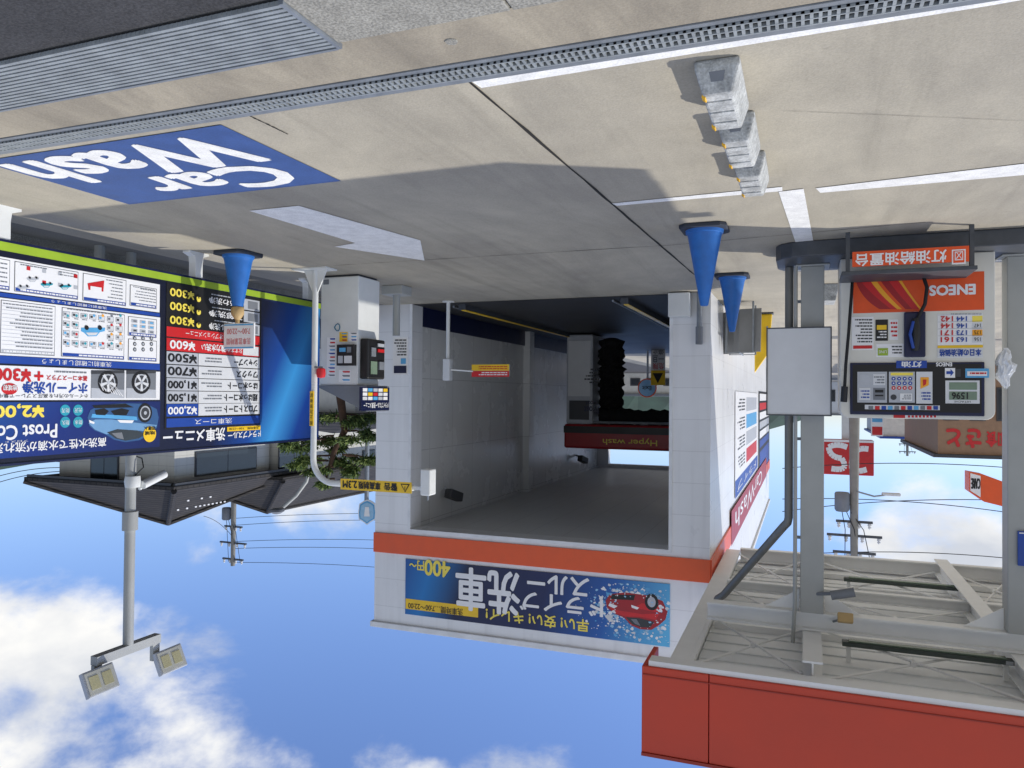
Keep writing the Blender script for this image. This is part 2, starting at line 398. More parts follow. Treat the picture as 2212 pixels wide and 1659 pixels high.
t=thing('cone_sign','small white opening hours sign fixed on top of a blue cone','sign',(p3.x,p3.y,.58))
x,y=p3.x,p3.y
MB().lathe((x,y,0),[(.055,.583),(.066,.60),(.066,.66),(.04,.70),(.022,.72),(.022,.76),(.004,.76)],'tan',20).build('socket',t,smooth=True)
cv=Canvas('Y',y-.07,-1); 
A=PY(549,697,y-.07);B=PY(483,754,y-.07)
MB().box(A.x,B.x,y-.07,y-.05,A.z,B.z,'white').build('plate',t,bevel=.003)
cv.R(547,485,699,702,'sky_blue',1); cv.R(547,485,749,752,'sky_blue',1)
cv.T('洗車営業時間',542,490,730,744,'faded_red',2); cv.T('7:00〜22:00',541,491,709,721,'faded_red',2); cv.build('lettering',t)
# ------------------------------------------------------------ car wash building
X0,X1,OX0,OX1,YF,YB=1.25,6.70,1.83,6.03,11.06,23.6
OT,RZ=3.70,5.27
t=thing('car_wash_building','white panelled drive through car wash building with orange band','building',(3.97,17,0)); CW=t
MB().box(X0,OX0,YF,YF+.35,0,RZ,'panel_front').box(OX1,X1,YF,YF+.35,0,RZ,'panel_front').box(OX0,OX1,YF,YF+.35,OT,RZ,'panel_front').build('front_wall',t)
MB().box(X0,X0+.18,YF+.35,30,0,RZ,'panel_side').build('side_wall',t)
MB().box(OX0-.02,OX0+.05,YF+.35,YB,0,OT+.1,'panel_inside').build('inner_wall',t)
MB().box(OX1+.06,X1,YF+.35,YB,0,RZ,'panel_inside').build('side_wall',t)
MB().box(OX1-.10,OX1+.058,16.5,16.8,0,OT+.02,'panel_inside').build('pilaster',t)
MB().box(OX0+.05,OX1+.06,YF+.35,YB,OT+.03,OT+.2,'panel_ceiling').build('ceiling',t)
MB().box(X0+.18,X1-.01,YF+.35,YB,RZ-.2,RZ-.06,'coping').build('roof',t)
MB().box(5.75,OX1+.06,YB-.25,YB,0,OT+.03,'panel_front').box(OX0+.05,5.75,YB-.25,YB,3.62,OT+.03,'panel_front').build('rear_wall',t)
MB().box(X0-.05,X1+.05,YF-.05,YF+.4,RZ,RZ+.09,'coping').box(X0-.05,X0+.2,YF+.4,30,RZ,RZ+.09,'coping').build('coping',t,bevel=.008)
MB().box(X0-.012,X1+.01,YF-.03,YF-.002,3.80,4.12,'orange').box(X0-.03,X0-.002,YF-.002,30,3.80,4.12,'orange').build('orange_band',t)
MB().box(OX1+.02,OX1+.055,YF+.4,YB-.3,.01,.34,'navy').build('kick_panel',t)
mb=MB(); mb.box(OX0-.05,OX0-.003,YF-.012,YF-.001,0,OT+.04,'coping').box(OX1+.003,OX1+.05,YF-.012,YF-.001,0,OT+.04,'coping').box(OX0-.003,OX1+.003,YF-.012,YF-.001,OT+.002,OT+.05,'coping').build('opening_trim',t)
# banner on facade
t=thing('facade_banner','wide dark blue printed banner with white lettering above the tunnel','sign',(4,YF-.02,4.2))
cv=Canvas('Y',YF-.02,-1,.003)
a=PY(1447,1263,YF-.02);b=PY(875,1322,YF-.02)
MB().box(a.x,b.x,YF-.02,YF-.002,4.19,5.09,'banner_blue').build('panel',t)
def P2(dx,dz,L): q=cv.P(1372,1322,L); return V((q.x+dx,q.y,q.z+dz))
def blob(pts,mi,L): cv.poly([P2(a_,b_,L) for a_,b_ in pts],mi)
random.seed(9)
def foam(dx,dz,r,L,mi):
    k=9; pts=[]
    for i in range(k): an=2*math.pi*i/k; q=r*random.uniform(.55,1.25); pts.append((dx+q*math.cos(an),dz+q*.8*math.sin(an)))
    if all(abs(b_)<.43 and a_>-.52 for a_,b_ in pts): blob(pts,mi,L)
for i in range(340):
    an=random.uniform(0,6.28); rr=random.gauss(.40,.10)
    foam(rr*1.2*math.cos(an)+.0,rr*.78*math.sin(an),abs(random.gauss(0,.018))+.005,.4+.0022*i,('white','pale_blue','off_white','sky_blue')[i%4])
for i in range(150):
    an=random.uniform(0,6.28); rr=random.uniform(.3,.75); foam(rr*1.2*math.cos(an),rr*.7*math.sin(an),random.uniform(.003,.009),1.15,'white')
blob([(-.40,-.20),(-.2,-.26),(.15,-.27),(.38,-.22),(.44,-.12),(.42,-.02),(.30,.06),(.16,.10),(.06,.20),(-.08,.24),(-.24,.23),(-.36,.14),(-.44,.06),(-.47,-.06)],'machine_red',1.3)
blob([(-.36,-.02),(-.1,.02),(.28,-.0),(.40,-.05),(.30,.05),(.14,.08),(-.06,.06),(-.30,.08)],'red',1.5)
blob([(-.42,-.12),(-.10,-.14),(.02,-.06),(-.36,-.03)],'red',1.5)
blob([(.14,.09),(.04,.18),(-.09,.21),(-.22,.20),(-.28,.11),(-.05,.08)],'glass_dark',1.6); blob([(.06,.11),(.0,.17),(-.08,.19),(-.02,.10)],'mid_grey',1.7)
blob([(.0,-.25),(.34,-.22),(.37,-.15),(.02,-.17)],'black',1.6)
blob([(.26,-.06),(.38,-.09),(.40,-.05),(.31,-.02)],'white',1.7); blob([(-.06,-.07),(.06,-.10),(.05,-.06),(-.03,-.04)],'white',1.7)
cv.poly([P2(-.24+.10*math.cos(k*.39),-.17+.12*math.sin(k*.39),1.7) for k in range(16)],'black'); cv.poly([P2(-.24+.06*math.cos(k*.39),-.17+.075*math.sin(k*.39),1.8) for k in range(16)],'light_grey')
for i in range(90):
    an=random.uniform(0,6.28); rr=random.uniform(.24,.44); foam(rr*1.15*math.cos(an),rr*.8*math.sin(an)-.02,abs(random.gauss(0,.013))+.004,1.95+.001*i,('white','off_white','pale_blue')[i%3])
cv.T('早い! 安い! キレイ!',1272,1050,1339,1366,'pale_yellow',2.4,bold=.025)
cv.T('ドライブ',1302,1124,1296,1336,'white',2.4,bold=.035)
cv.T('スルー',1272,1140,1250,1290,'white',2.4,bold=.035)
cv.T('洗車',1122,986,1238,1330,'white',2.6,bold=.025)
cv.T('400',972,918,1214,1247,'pale_yellow',2.4,bold=.04); cv.T('円〜',916,885,1212,1232,'pale_yellow',2.4,bold=.03)
cv.R(1033,876,1311,1334,'yellow',1); cv.T('洗車時間…7:00〜22:00',1000,882,1315,1330,'black',2,bold=.01)
cv.build('print',t)
# side wall posters
t=thing('wall_poster','tall printed price poster on the car wash side wall','sign',(X0-.02,14,1.5))
cv=Canvas('X',X0-.012,-1,.003)
cv.R(1636,1588,845,1078,'white',.5,1588); cv.R(1636,1588,1040,1078,'blue',1,1588)
for i in range(4): cv.R(1634,1612,858+i*44,894+i*44,['light_grey','sky_blue','light_grey','red'][i],1,1588); cv.lines(1609,1592,860+i*44,892+i*44,4,'dark_grey',1,1588)
cv.T('ドライブ',1632,1592,1050,1070,'white',2,1588); cv.build('print',t)
t=thing('wall_poster','dark printed price poster further back on the side wall','sign',(X0-.02,18,1.5))
cv=Canvas('X',X0-.012,-1,.003)
cv.R(1662,1639,845,1050,'black',.5,1639); cv.R(1660,1641,980,1045,'blue',1,1639)
for i in range(6): cv.R(1660,1641,850+i*21,866+i*21,['white','red','white','light_grey','white','blue'][i],1,1639)
cv.build('print',t)
t=thing('wall_banner','red banner with white lettering high on the side wall','sign',(X0-.02,15,3))
cv=Canvas('X',X0-.034,-1,.003); cv.R(1655,1580,1105,1180,'machine_red',.5,1580); cv.T('CarWash',1645,1588,1120,1165,'white',1.5,1580); cv.build('print',t)
MB().box(1.52,1.82,10.85,11.04,.02,.36,'white_metal').build('utility_box',label='small white box at the foot of the right hand tunnel pillar',cat='box',bevel=.01)
MB().tube([(1.4,10.98,0),(1.4,10.98,.75)],.035,'steel',10).tube([(1.4,10.98,.5),(1.4,10.98,.75)],.05,'mid_grey',10).build('guard_post',label='short grey pipe post against the tunnel pillar corner',cat='post')
for xx,lb in((5.25,'yellow edged wheel guide rail on the far side of the tunnel floor'),(2.55,'yellow edged wheel guide rail on the near side of the tunnel floor')):
    tt=thing('guide_rail',lb,'rail',(xx,16,0),'car wash guide rails')
    MB().box(xx-.06,xx+.06,11.3,22,.012,.10,'steel_dark').build('rail',tt); MB().box(xx-.065,xx+.01,11.3,22,.102,.112,'yellow').build('yellow_edge',tt)
    MB().tube([(xx+.2,11.4,.03),(xx+.2,22,.03)],.02,'steel',8).build('side_bar',tt)
# wash machine
t=thing('car_wash_machine','gantry car wash machine with red top and black brushes','car wash machine',(3.95,17.6,0))
Ym=17.2
for x0,x1 in((4.62,5.26),(2.0,2.5)):
    c=MB().box(x0,x1,Ym,Ym+1.3,.05,2.15,'light_grey').build('column',t,bevel=.03)
    MB().box(x0+.05,x1-.05,Ym-.02,Ym-.003,.2,1.5,'off_white').build('front_cover',c)
    MB().box(x0+.08,x1-.08,Ym-.016,Ym-.003,1.6,2.05,'dark_grey').build('sensor_panel',c)
mb=MB(); mb.box(1.95,5.30,Ym-.05,Ym+1.35,2.153,2.72,'machine_red').build('top_beam',t,bevel=.05)
MB().box(1.95,5.30,Ym-.062,Ym-.053,2.2,2.36,'black').text('Hyper wash',(3.1,Ym-.066,2.44),(1.25,0,0),(0,0,.17),'pale_yellow',.01,(0,-1,0)).build('lettering',t)
MB().tube([(2.6,Ym-.03,2.1),(4.6,Ym-.03,2.1)],.03,'steel',8).build('spray_bar',t)
cv=Canvas('Y',Ym-.026,-1); cv.T('Prost',1293,1262,878,893,'navy',2,bold=.02); cv.T('Coat',1290,1265,866,877,'navy',2,bold=.02); cv.build('lettering',t)
cv=Canvas('Y',Ym-.026,-1); cv.lines(1295,1262,795,830,5,'dark_grey',1); cv.build('instruction_print',t)
def brush(x,name):
    mb=MB(); prof=[]; n=26
    for i in range(n+1): prof.append((.30+random.uniform(-.06,.05) if 0<i<n else .1,.1+i*1.95/n))
    mb.lathe((x,Ym+.6,0),prof,'brush',26)
    for v in mb.v:
        d=V((v.x-x,v.y-Ym-.6,0)); k=random.uniform(.82,1.12); v.x=x+d.x*k; v.y=Ym+.6+d.y*k
    return mb.build(name,t)
brush(4.32,'side_brush'); brush(2.55,'side_brush')
mb=MB(); pts=[(2.6+i*.1,Ym+.3,1.98) for i in range(20)]; mb.tube(pts,[.19+random.uniform(-.04,.04) for _ in pts],'brush',20).build('top_brush',t)
for px,py,Y,lb in((968,1068,13.0,'small dark camera high on the tunnel wall near the entrance'),(1250,992,19.5,'small dark camera high on the tunnel wall near the far end')):
    q=PX(px,py,6.0) 
    tt=thing('security_camera',lb,'camera',(6.08,q.y,q.z),'tunnel wall cameras')
    MB().obox((5.86,q.y-.05,q.z),(.16,.34,.16),Matrix.Rotation(.35,3,'X')@rotz(.3),'dark_grey').build('housing',tt,bevel=.015)
    MB().tube([(6.08,q.y,q.z-.12),(5.9,q.y,q.z-.02)],.03,'light_grey',8).build('bracket',tt)
q=G(968,650)
t=thing('sensor_post','thin white sensor post with arm at the tunnel entrance','post',(q.x,10.9,0))
qx=PY(968,700,10.9).x
za=PY(968,775,10.9).z; zb=PY(968,822,10.9).z
MB().tube([(qx,10.9,.021),(qx,10.9,za)],.03,'white_metal',10).build('post',t)
MB().tube([(qx,10.9,.005),(qx,10.9,.02)],.1,'white_metal',14).build('base_plate',t)
MB().box(qx-.06,qx+.06,10.84,10.96,za+.002,zb,'off_white').build('sensor_box',t,bevel=.01)
MB().tube([(qx-.06,10.9,(za+zb)/2),(PY(1022,800,10.9).x,10.9,PY(1022,802,10.9).z)],.014,'white_metal',8).build('arm',t)
cv=Canvas('Y',10.9,-1,.003); a=PY(1100,787,10.9);b=PY(1019,813,10.9)
MB().box(a.x,b.x,10.902,10.915,a.z,b.z,'off_white').build('plate',t)
cv.R(1100,1019,801,814,'red',1); cv.R(1100,1019,787,800.5,'yellow',1); cv.lines(1096,1024,790,799,2,'red',2); cv.lines(1096,1024,803,812,2,'white',2); cv.build('print',t)
# exit mirror, sign
q=PY(1398,838,24.6)
t=thing('convex_mirror','round orange rimmed convex mirror beyond the tunnel exit','mirror',(q.x,24.6,0))
n=24
mb=MB(); mb.tube([V((q.x+.29*math.cos(2*math.pi*k/n),24.6,q.z+.29*math.sin(2*math.pi*k/n))) for k in range(n+1)],.022,'orange',8).build('rim',t,smooth=True)
mb=MB(); vs=[V((q.x,24.56,q.z))]; fs=[]
for j in range(1,5):
    for k in range(n): r=.28*j/4; vs.append(V((q.x+r*math.cos(2*math.pi*k/n),24.56+.03*(j/4)**2,q.z+r*math.sin(2*math.pi*k/n))))
for k in range(n): fs.append((0,1+k,1+(k+1)%n))
for j in range(3):
    for k in range(n): fs.append((1+j*n+k,1+(j+1)*n+k,1+(j+1)*n+(k+1)%n,1+j*n+(k+1)%n))
mb.add(vs,fs,'pale_blue').build('glass',t,smooth=True)
MB().tube([(q.x,24.66,0),(q.x,24.66,q.z)],.035,'post_grey',10).build('post',t)
MB().text('Exit',(q.x-.15,24.53,q.z-.06),(.30,0,0),(0,0,.13),'dark_grey',.02,(0,-1,0)).build('lettering',t)
t=thing('exit_sign','tall narrow yellow and white stop warning sign beyond the tunnel','sign',(PY(1421,790,24.2).x,24.2,0))
cv=Canvas('Y',24.2,-1,.003); a=PY(1437,752,24.2);b=PY(1406,832,24.2)
MB().box(a.x,b.x,24.205,24.23,a.z-.2,b.z,'white').build('plate',t); MB().box(a.x+.05,a.x+.1,24.235,24.28,0,a.z,'steel').build('leg',t)
cv.R(1437,1406,800,832,'yellow',1); cv.PG([(1421,828),(1432,806),(1410,806)],'black',2); cv.T('危険',1434,1410,784,798,'red',2); cv.T('一旦',1434,1410,768,782,'black',2); cv.T('停止',1434,1410,753,766,'black',2); cv.build('print',t)
# ------------------------------------------------------------ menu board
BX=6.0
zt=2.08; zb=.30; yE=PX(690,800,BX).y
t=thing('menu_board','large blue printed menu board on short posts beside the lane','sign',(BX+.05,6,0))
MB().box(BX,BX+.09,2.6,yE,zb,zt,'board_blue').build('panel',t)
mb=MB(); mb.box(BX-.012,BX+.10,2.6,yE+.012,zt+.001,zt+.02,'navy').box(BX-.012,BX+.10,2.6,yE+.012,zb-.02,zb-.001,'navy').build('edge_trim',t)
MB().box(BX-.010,BX-.002,2.6,yE,zb,zb+.07,'lime').build('lime_strip',t)
for yy in(4.2,6.3,8.25):
    mb=MB(); prof=[(-.14,0),(.14,0),(.14,.02),(.06,.05),(.05,.12),(.05,zb-.022),(-.05,zb-.022),(-.05,.12),(-.06,.05),(-.14,.02)]
    mb.ext([(BX+.0,yy+p,.005+h) for p,h in prof],(.09,0,0),'white_metal').build('post',t)
cv=Canvas('X',BX-.002,-1,.0025); xr=460
cv.R(563,357,627,922,'black',1,xr)
cv.T('ドライブスルー',562,492,936,951,'white',2,xr,.03); cv.R(562,490,924,934,'yellow',2,xr); cv.T('洗車時間…7:00〜22:00',558,494,926,932,'black',3,xr)
cv.T('洗車メニュー',485,352,925,952,'white',2,xr,.03)
cv.R(560,359,901,919,'blue',2,xr); cv.T('洗車コース',500,420,904,916,'white',3,xr)
rows=[('プロストコート','¥2,000',872,'white'),('超はっ水コート','¥1,500',846,'white'),('はっ水コート','¥1,000',819.5,'white'),('ワックス','¥700',793,'white'),('シャンプー','¥500',766,'white')]
for i,(n_,p_,y_,c_) in enumerate(rows):
    cv.R(560,428,y_,y_+25,'off_white',2,xr); cv.R(427,359,y_,y_+25,'blue' if i==0 else 'light_grey',2,xr)
    w={'プロストコート':72,'超はっ水コート':72,'はっ水コート':64,'ワックス':45,'シャンプー':50}[n_]
    cv.T(n_,555,555-w,y_+5,y_+21,'black',3,xr,.03); cv.lines(478,432,y_+6,y_+19,2,'mid_grey',3,xr); cv.T(p_,424,362,y_+4,y_+21,'white' if i==0 else 'black',3,xr,.04)
cv.R(560,359,739,764,'red',2,xr); cv.R(558,524,741,762,'off_white',3,xr); cv.T('おすすめ!',522,487,744,759,'white',3,xr); cv.T('強力水洗い',486,434,744,759,'white',3,xr,.03); cv.T('¥600',420,366,743,760,'white',3,xr,.04)
cv.R(560,359,716,736,'red',2,xr); cv.T('オプションメニュー',480,400,720,732,'white',3,xr)
for n_,y_ in(('ホイール洗浄',689),('下部洗浄',661),('泡あわ洗浄',633)):
    cv.R(560,526,y_,y_+25,'light_grey',2,xr); cv.R(556,535,y_+4,y_+22,'mid_grey',3,xr)
    cv.T(n_,522,450,y_+9,y_+23,'white',3,xr,.02); cv.lines(520,445,y_+1,y_+6,1,'light_grey',3,xr); cv.T('¥300',418,366,y_+5,y_+21,'pale_yellow',3,xr,.04); cv.C(428,y_+13,6.5,'pale_yellow',3); cv.T('+',432,424,y_+9,y_+17,'black',4,xr,.05)
xr=170
cv.R(345,-160,584,652,'white',1,xr); cv.R(345,-160,654,662,'blue',1,xr); cv.R(345,-160,664,776,'white',1,xr); cv.R(345,-160,777,792,'blue',1,xr); cv.T('洗車前に確認しましょう',240,90,779,790,'white',2,xr); cv.T('洗車前に確認しましょう',230,110,655,661,'white',2,xr)
for (xl,xr_,yb,yt) in((338,280,596,645),(272,178,588,648),(168,30,588,648),(20,-110,588,648),(338,276,670,715),(338,276,722,772),(268,132,668,772),(118,0,668,772),(-8,-140,668,772)):
    cv.R(xl,xr_,yb,yt,'dark_grey',1.6,xr); cv.R(xl-1.2,xr_+1.2,yb+1.2,yt-1.2,'white',2.2,xr)
    cv.R(xl-2,xr_+2,yt-8,yt-1.5,'blue' if xl!=118 else 'light_grey',2.8,xr); cv.lines(xl-4,xr_+4,yt-7,yt-2.5,1,'white',3.4,xr,.7)
def minicar(x,y,s,c,L=3):
    cv.PG([(x-s,y),(x+s,y),(x+s*.97,y+s*.28),(x+s*.55,y+s*.38),(x+s*.28,y+s*.7),(x-s*.45,y+s*.72),(x-s*.78,y+s*.4),(x-s,y+s*.3)],c,L); cv.PG([(x+s*.42,y+s*.4),(x+s*.22,y+s*.62),(x-s*.4,y+s*.64),(x-s*.62,y+s*.4)],'off_white' if c!='off_white' else 'mid_grey',L+.5); cv.C(x-s*.55,y,s*.2,'black',L+1,12); cv.C(x+s*.55,y,s*.2,'black',L+1,12)
minicar(200,708,26,'sky_blue')
for k,(x,y) in enumerate(((100,612),(70,600),(140,616),(50,618),(-20,600),(-60,612))): minicar(x,y,13,'light_grey' if k%2 else 'cyan')
for i in range(28):
    x=264-(i%7)*19; y=676+(i//7)*20
    if abs(x-8-200)>34 or i//7 in(0,3):
        cv.R(x,x-15,y,y+11,'mid_grey',2.6,xr); cv.R(x-.8,x-14.2,y+.8,y+10.2,'off_white',3,xr); cv.C(x-5,y+6,3,random.choice(['sky_blue','mid_grey','amber','red','cyan']),3.4,12); cv.R(x-8,x-13,y+3,y+8,random.choice(['mid_grey','sky_blue','dark_grey']),3.4,xr)
        cv.lines(x-1,x-14,y+12,y+16,1,'mid_grey',3,xr)
for i in range(9): 
    x=332-(i%3)*18; y=676+(i//3)*11; cv.R(x,x-13,y,y+8,'light_grey',3,xr); cv.R(x-2,x-9,y+2,y+6,random.choice(['mid_grey','dark_grey','sky_blue']),3.4,xr)
for i in range(9): 
    x=332-(i%3)*18; y=728+(i//3)*12; cv.C(x-6,y+3,4.5,'dark_grey',3,12); cv.C(x-6,y+3,2.6,'light_grey',3.4,12)
for i in range(7): x=166-(i%4)*34; y=594+(i//4)*24; cv.R(x,x-8,y,y+8,'red' if i%3==0 else 'light_grey',3,xr)
for (xl,xr_,yb,yt,n_) in((112,4,672,762,12),(-14,-130,672,764,11),(264,228,592,638,6),(336,284,600,634,5),(164,120,592,604,2),(100,40,590,598,1),(14,-100,594,638,5),(262,140,668,675,1),(334,280,598,604,1)): cv.lines(xl,xr_,yb,yt,n_,'mid_grey',3,xr,.28)
cv.PG([(224,606),(188,612),(190,626),(222,630)],'red',3); cv.R(218,194,614,624,'white',3.5,xr)
for i in range(1,12): cv.R(114,3,672+i*7.5,672.5+i*7.5,'light_grey',3,xr)
cv.R(345,-160,796,864,'white',1,xr)
for xl,xr_ in((336,272),(268,196)):
    cv.R(xl,xr_,800,860,'mid_grey',2,xr); cv.PG([(xl,842),(xr_,838),(xr_,860),(xl,860)],'light_grey',2.5); cv.PG([(xl,800),(xr_,800),(xr_,808),(xl,806)],'dark_grey',2.5); cv.C((xl+xr_)/2,826,25,'black',3); cv.C((xl+xr_)/2,826,18,'light_grey',4); cv.C((xl+xr_)/2,826,15,'dark_grey',4.4); cv.C((xl+xr_)/2,826,4,'light_grey',5.4)
    for k in range(5):
        an=k*1.257+.3; c=cv.P((xl+xr_)/2,826,5); d=V((0,math.cos(an),math.sin(an))); n=V((0,-d.z,d.y)); cv.poly([c+n*.008,c+d*.085+n*.016,c+d*.085-n*.016,c-n*.008],'off_white')
for i in range(22): cv.PG([(264-i*2,856-i*.6),(262-i*2,856-i*.6),(240-i*1.2+random.uniform(-6,6),822+random.uniform(-8,8))],'white',5.8) if i%3==0 else None
cv.T('ホイールの汚れを高圧スプレーで集中洗浄!!',190,-40,851,860,'black',2,xr); cv.T('ホイール洗浄',188,48,827,850,'blue',2,xr,.035)
cv.C(20,840,18,'red',2,sy=.7); cv.T('地域初',36,6,834,845,'white',3,xr,.02)
cv.T('基本コースプラス',188,100,812,823,'red',2,xr,.02); cv.T('+',92,74,806,824,'red',2,xr,.06); cv.T('¥300',66,-14,802,826,'red',2,xr,.05); cv.lines(186,100,801,809,1,'mid_grey',2,xr)
cv.R(345,-160,868,978,'ad_blue',1,xr)
cv.T('高洗水性で水滴が流れ落ちる',228,-70,948,968,'white',2,xr,.02); cv.T('Prost Coat',122,-40,914,942,'white',2,xr,.03); cv.T('プロスト',60,10,944,948,'white',2,xr)
cv.T('¥2,000',94,-40,872,898,'pale_yellow',2,xr,.05)
for i in range(4): cv.C(168-(i%2)*28,912-(i//2)*26,12,'cyan',2); cv.T(['防水','耐久','光沢','防汚'][i],176-(i%2)*28,160-(i%2)*28,907-(i//2)*26,917-(i//2)*26,'white',3,xr)
cv.PG([(188,902),(194,886),(212,876),(262,871),(316,872),(338,884),(342,902),(338,924),(322,940),(300,951),(270,955),(246,950),(226,938),(204,930),(192,920)],'car_blue_dark',2)
cv.PG([(190,914),(204,928),(228,938),(300,930),(330,934),(338,918),(300,914),(240,906),(205,906)],'car_blue',2.5)
cv.PG([(196,902),(240,904),(296,908),(294,900),(240,896),(198,894)],'sky_blue',2.6)
cv.PG([(230,934),(248,947),(270,952),(298,947),(314,938),(296,930),(252,927)],'glass_dark',3); cv.PG([(240,936),(252,946),(266,949),(262,934)],'mid_grey',3.3)
cv.PG([(204,886),(206,896),(226,897),(234,888),(224,882)],'black',3); cv.PG([(238,888),(246,897),(272,897),(278,886),(262,882)],'black',3); cv.PG([(198,876),(270,872),(288,880),(204,882)],'black',2.8)
cv.C(312,892,19,'black',3,sy=1.1); cv.C(312,892,14,'light_grey',4,sy=1.1); cv.C(312,892,11,'dark_grey',4.4,sy=1.1); cv.C(312,892,4,'light_grey',5); cv.PG([(191,907),(203,912),(202,916),(192,913)],'white',3.2); cv.PG([(252,907),(288,908),(284,914),(258,913)],'white',3.2)
cv.C(322,938,17,'yellow',4); cv.T('地域',333,311,939,948,'black',5,xr,.02); cv.T('初導入',334,310,928,937,'black',5,xr,.02)
cv.build('print',t)
MB().box(7.0,7.2,1.5,14,0,.30,'kerb_concrete').build('boundary_wall',label='low grey boundary wall behind the menu board',cat='wall')
MB().box(7.2,60,2.4,60,.004,.006,'asphalt').build('neighbour_yard',kind='structure')
for px,yy in((215,5.4),(283,5.9)):
    q=PX(px,560,6.75); MB().tube([(6.75,q.y,.0),(6.75,q.y,1.9)],.05,'post_grey',10).build('support_post',label='grey support post behind the menu board, '+('nearer one' if px==215 else 'farther one'),cat='post',group='support posts behind the board')
# ------------------------------------------------------------ height barrier
b=G(680,580); yb_=b.y
t=thing('height_barrier','white bent pipe height limit barrier with yellow lettered arm','barrier',(b.x,yb_,0))
def Q(x,y): return PY(x,y,yb_)
x0=Q(682,580).x
zc=Q(740,1045).z
pts=[V((x0,yb_,.023)),V((x0,yb_,zc-.28))]
for k in range(1,9):
    an=math.pi/2*k/8; pts.append(V((x0-.28*(1-math.cos(an)),yb_,zc-.28+.28*math.sin(an))))
xe=Q(893,1045).x; pts.append(V((xe,yb_,zc)))
MB().tube(pts,.035,'white_metal',14).build('pipe',t,smooth=True)
mb=MB(); mb.box(x0-.22,x0+.26,yb_-.12,yb_+.12,.005,.022,'white_metal')
for sx in(-1,1): mb.ext([(x0+sx*.03,yb_-.008,.022),(x0+sx*.16,yb_-.008,.022),(x0+sx*.03,yb_-.008,.3)],(0,.016,0),'white_metal')
mb.build('base_plate',t)
xa=Q(740,1045).x
MB().box(xe,xa,yb_-.043,yb_-.037,zc-.065,zc+.06,'yellow').build('sign_plate',t)
mb=MB()
mb.poly([(xe+.02,yb_-.046,zc-.045),(xe+.14,yb_-.046,zc-.045),(xe+.08,yb_-.046,zc+.05)],'black'); mb.poly([(xe+.04,yb_-.049,zc-.035),(xe+.12,yb_-.049,zc-.035),(xe+.08,yb_-.049,zc+.035)],'yellow'); mb.box(xe+.076,xe+.084,yb_-.052,yb_-.05,zc-.018,zc+.02,'black')
o_=(0,-1,0)
mb.text('警告',(xe+.18,yb_-.047,zc-.045),(.17,0,0),(0,0,.085),'black',.03,o_); mb.text('車高制限',(xe+.40,yb_-.047,zc-.045),(.29,0,0),(0,0,.085),'black',.03,o_); mb.text('2.3M',(xe+.71,yb_-.047,zc-.045),(.19,0,0),(0,0,.08),'black',.04,o_); mb.build('lettering',t)
a=Q(684,845);c=Q(684,920)
mb=MB(); mb.box(x0-.025,x0+.025,yb_-.05,yb_-.037,a.z,c.z,'yellow')
for i,ch in enumerate('頭上注意確認'): z=c.z-.06-i*.065; mb.text(ch,(x0-.018,yb_-.053,z),(.036,0,0),(0,0,.045),'black')
mb.build('pole_label',t)
q=Q(694,806); MB().lathe((q.x-.01,yb_-.02,q.z-.06),[(.03,0),(.05,.01),(.055,.07),(.045,.11),(.002,.12)],'red',18).build('warning_lamp',t,smooth=True)
MB().box(q.x-.02,x0,yb_-.03,yb_,q.z-.08,q.z-.06,'steel').build('lamp_bracket',t)
q=Q(925,1042); MB().box(q.x-.06,q.x+.06,yb_-.08,yb_+.08,q.z-.15,q.z+.14,'white_metal').build('sensor_housing',t,bevel=.015)
MB().box(q.x+.06,xe,yb_-.02,yb_+.02,zc-.02,zc+.02,'white_metal').build('sensor_mount',t)
MB().tube([(q.x,yb_,q.z+.14),(q.x,yb_,q.z+.2)],.01,'steel',6).build('antenna',t)
# ------------------------------------------------------------ payment kiosk
g=G(775,590); kx,ky=g.x,g.y
wE=PY(693,650,ky).x; kd=.5
zT=PY(775,832,ky).z
t=thing('payment_kiosk','white payment kiosk cabinet with card reader and sloped hood','payment machine',(kx+.3,ky+.25,0))
MB().box(kx,wE,ky,ky+kd,.03,zT,'white_metal').build('cabinet',t,bevel=.012)
MB().box(kx+.03,wE-.03,ky+.03,ky+kd-.03,.004,.03,'dark_grey').build('plinth',t)
mb=MB(); zz=zT+.003; hh=.32
mb.add([(kx-.14,ky-.02,zz),(wE,ky-.02,zz),(wE,ky+kd+.02,zz),(kx-.14,ky+kd+.02,zz),(kx-.14,ky-.02,zz+hh),(kx-.14,ky+kd+.02,zz+hh),(wE,ky-.02,zz+.03),(wE,ky+kd+.02,zz+.03)],
   [(0,3,2,1),(0,1,6,4),(3,5,7,2),(4,6,7,5),(1,2,7,6),(0,4,5,3)],'mid_grey').build('hood',t)
sg=MB(); sg.box(kx-.17,kx-.142,ky-.18,ky+kd-.02,zz+.02,zz+hh-.01,'navy'); 
for i in range(5):
    for j in range(3): sg.box(kx-.173,kx-.171,ky-.15+i*.12,ky-.05+i*.12,zz+.035+j*.052,zz+.075+j*.052,['white','red','white','sky_blue','off_white','yellow','light_grey'][(i*3+j*2)%7])
sg.text('ドライブスルー洗車メニュー',(kx-.173,ky+kd-.05,zz+.21),(0,-(kd+.08),0),(0,0,.07),'white',.02,(-1,0,0)).build('hood_sign',t)
mb=MB(); mb.box(kx-.12,kx-.002,ky+.04,ky+kd-.05,zT-.58,zT-.08,'black').build('reader_panel',t,bevel=.02)
xx=kx-.123
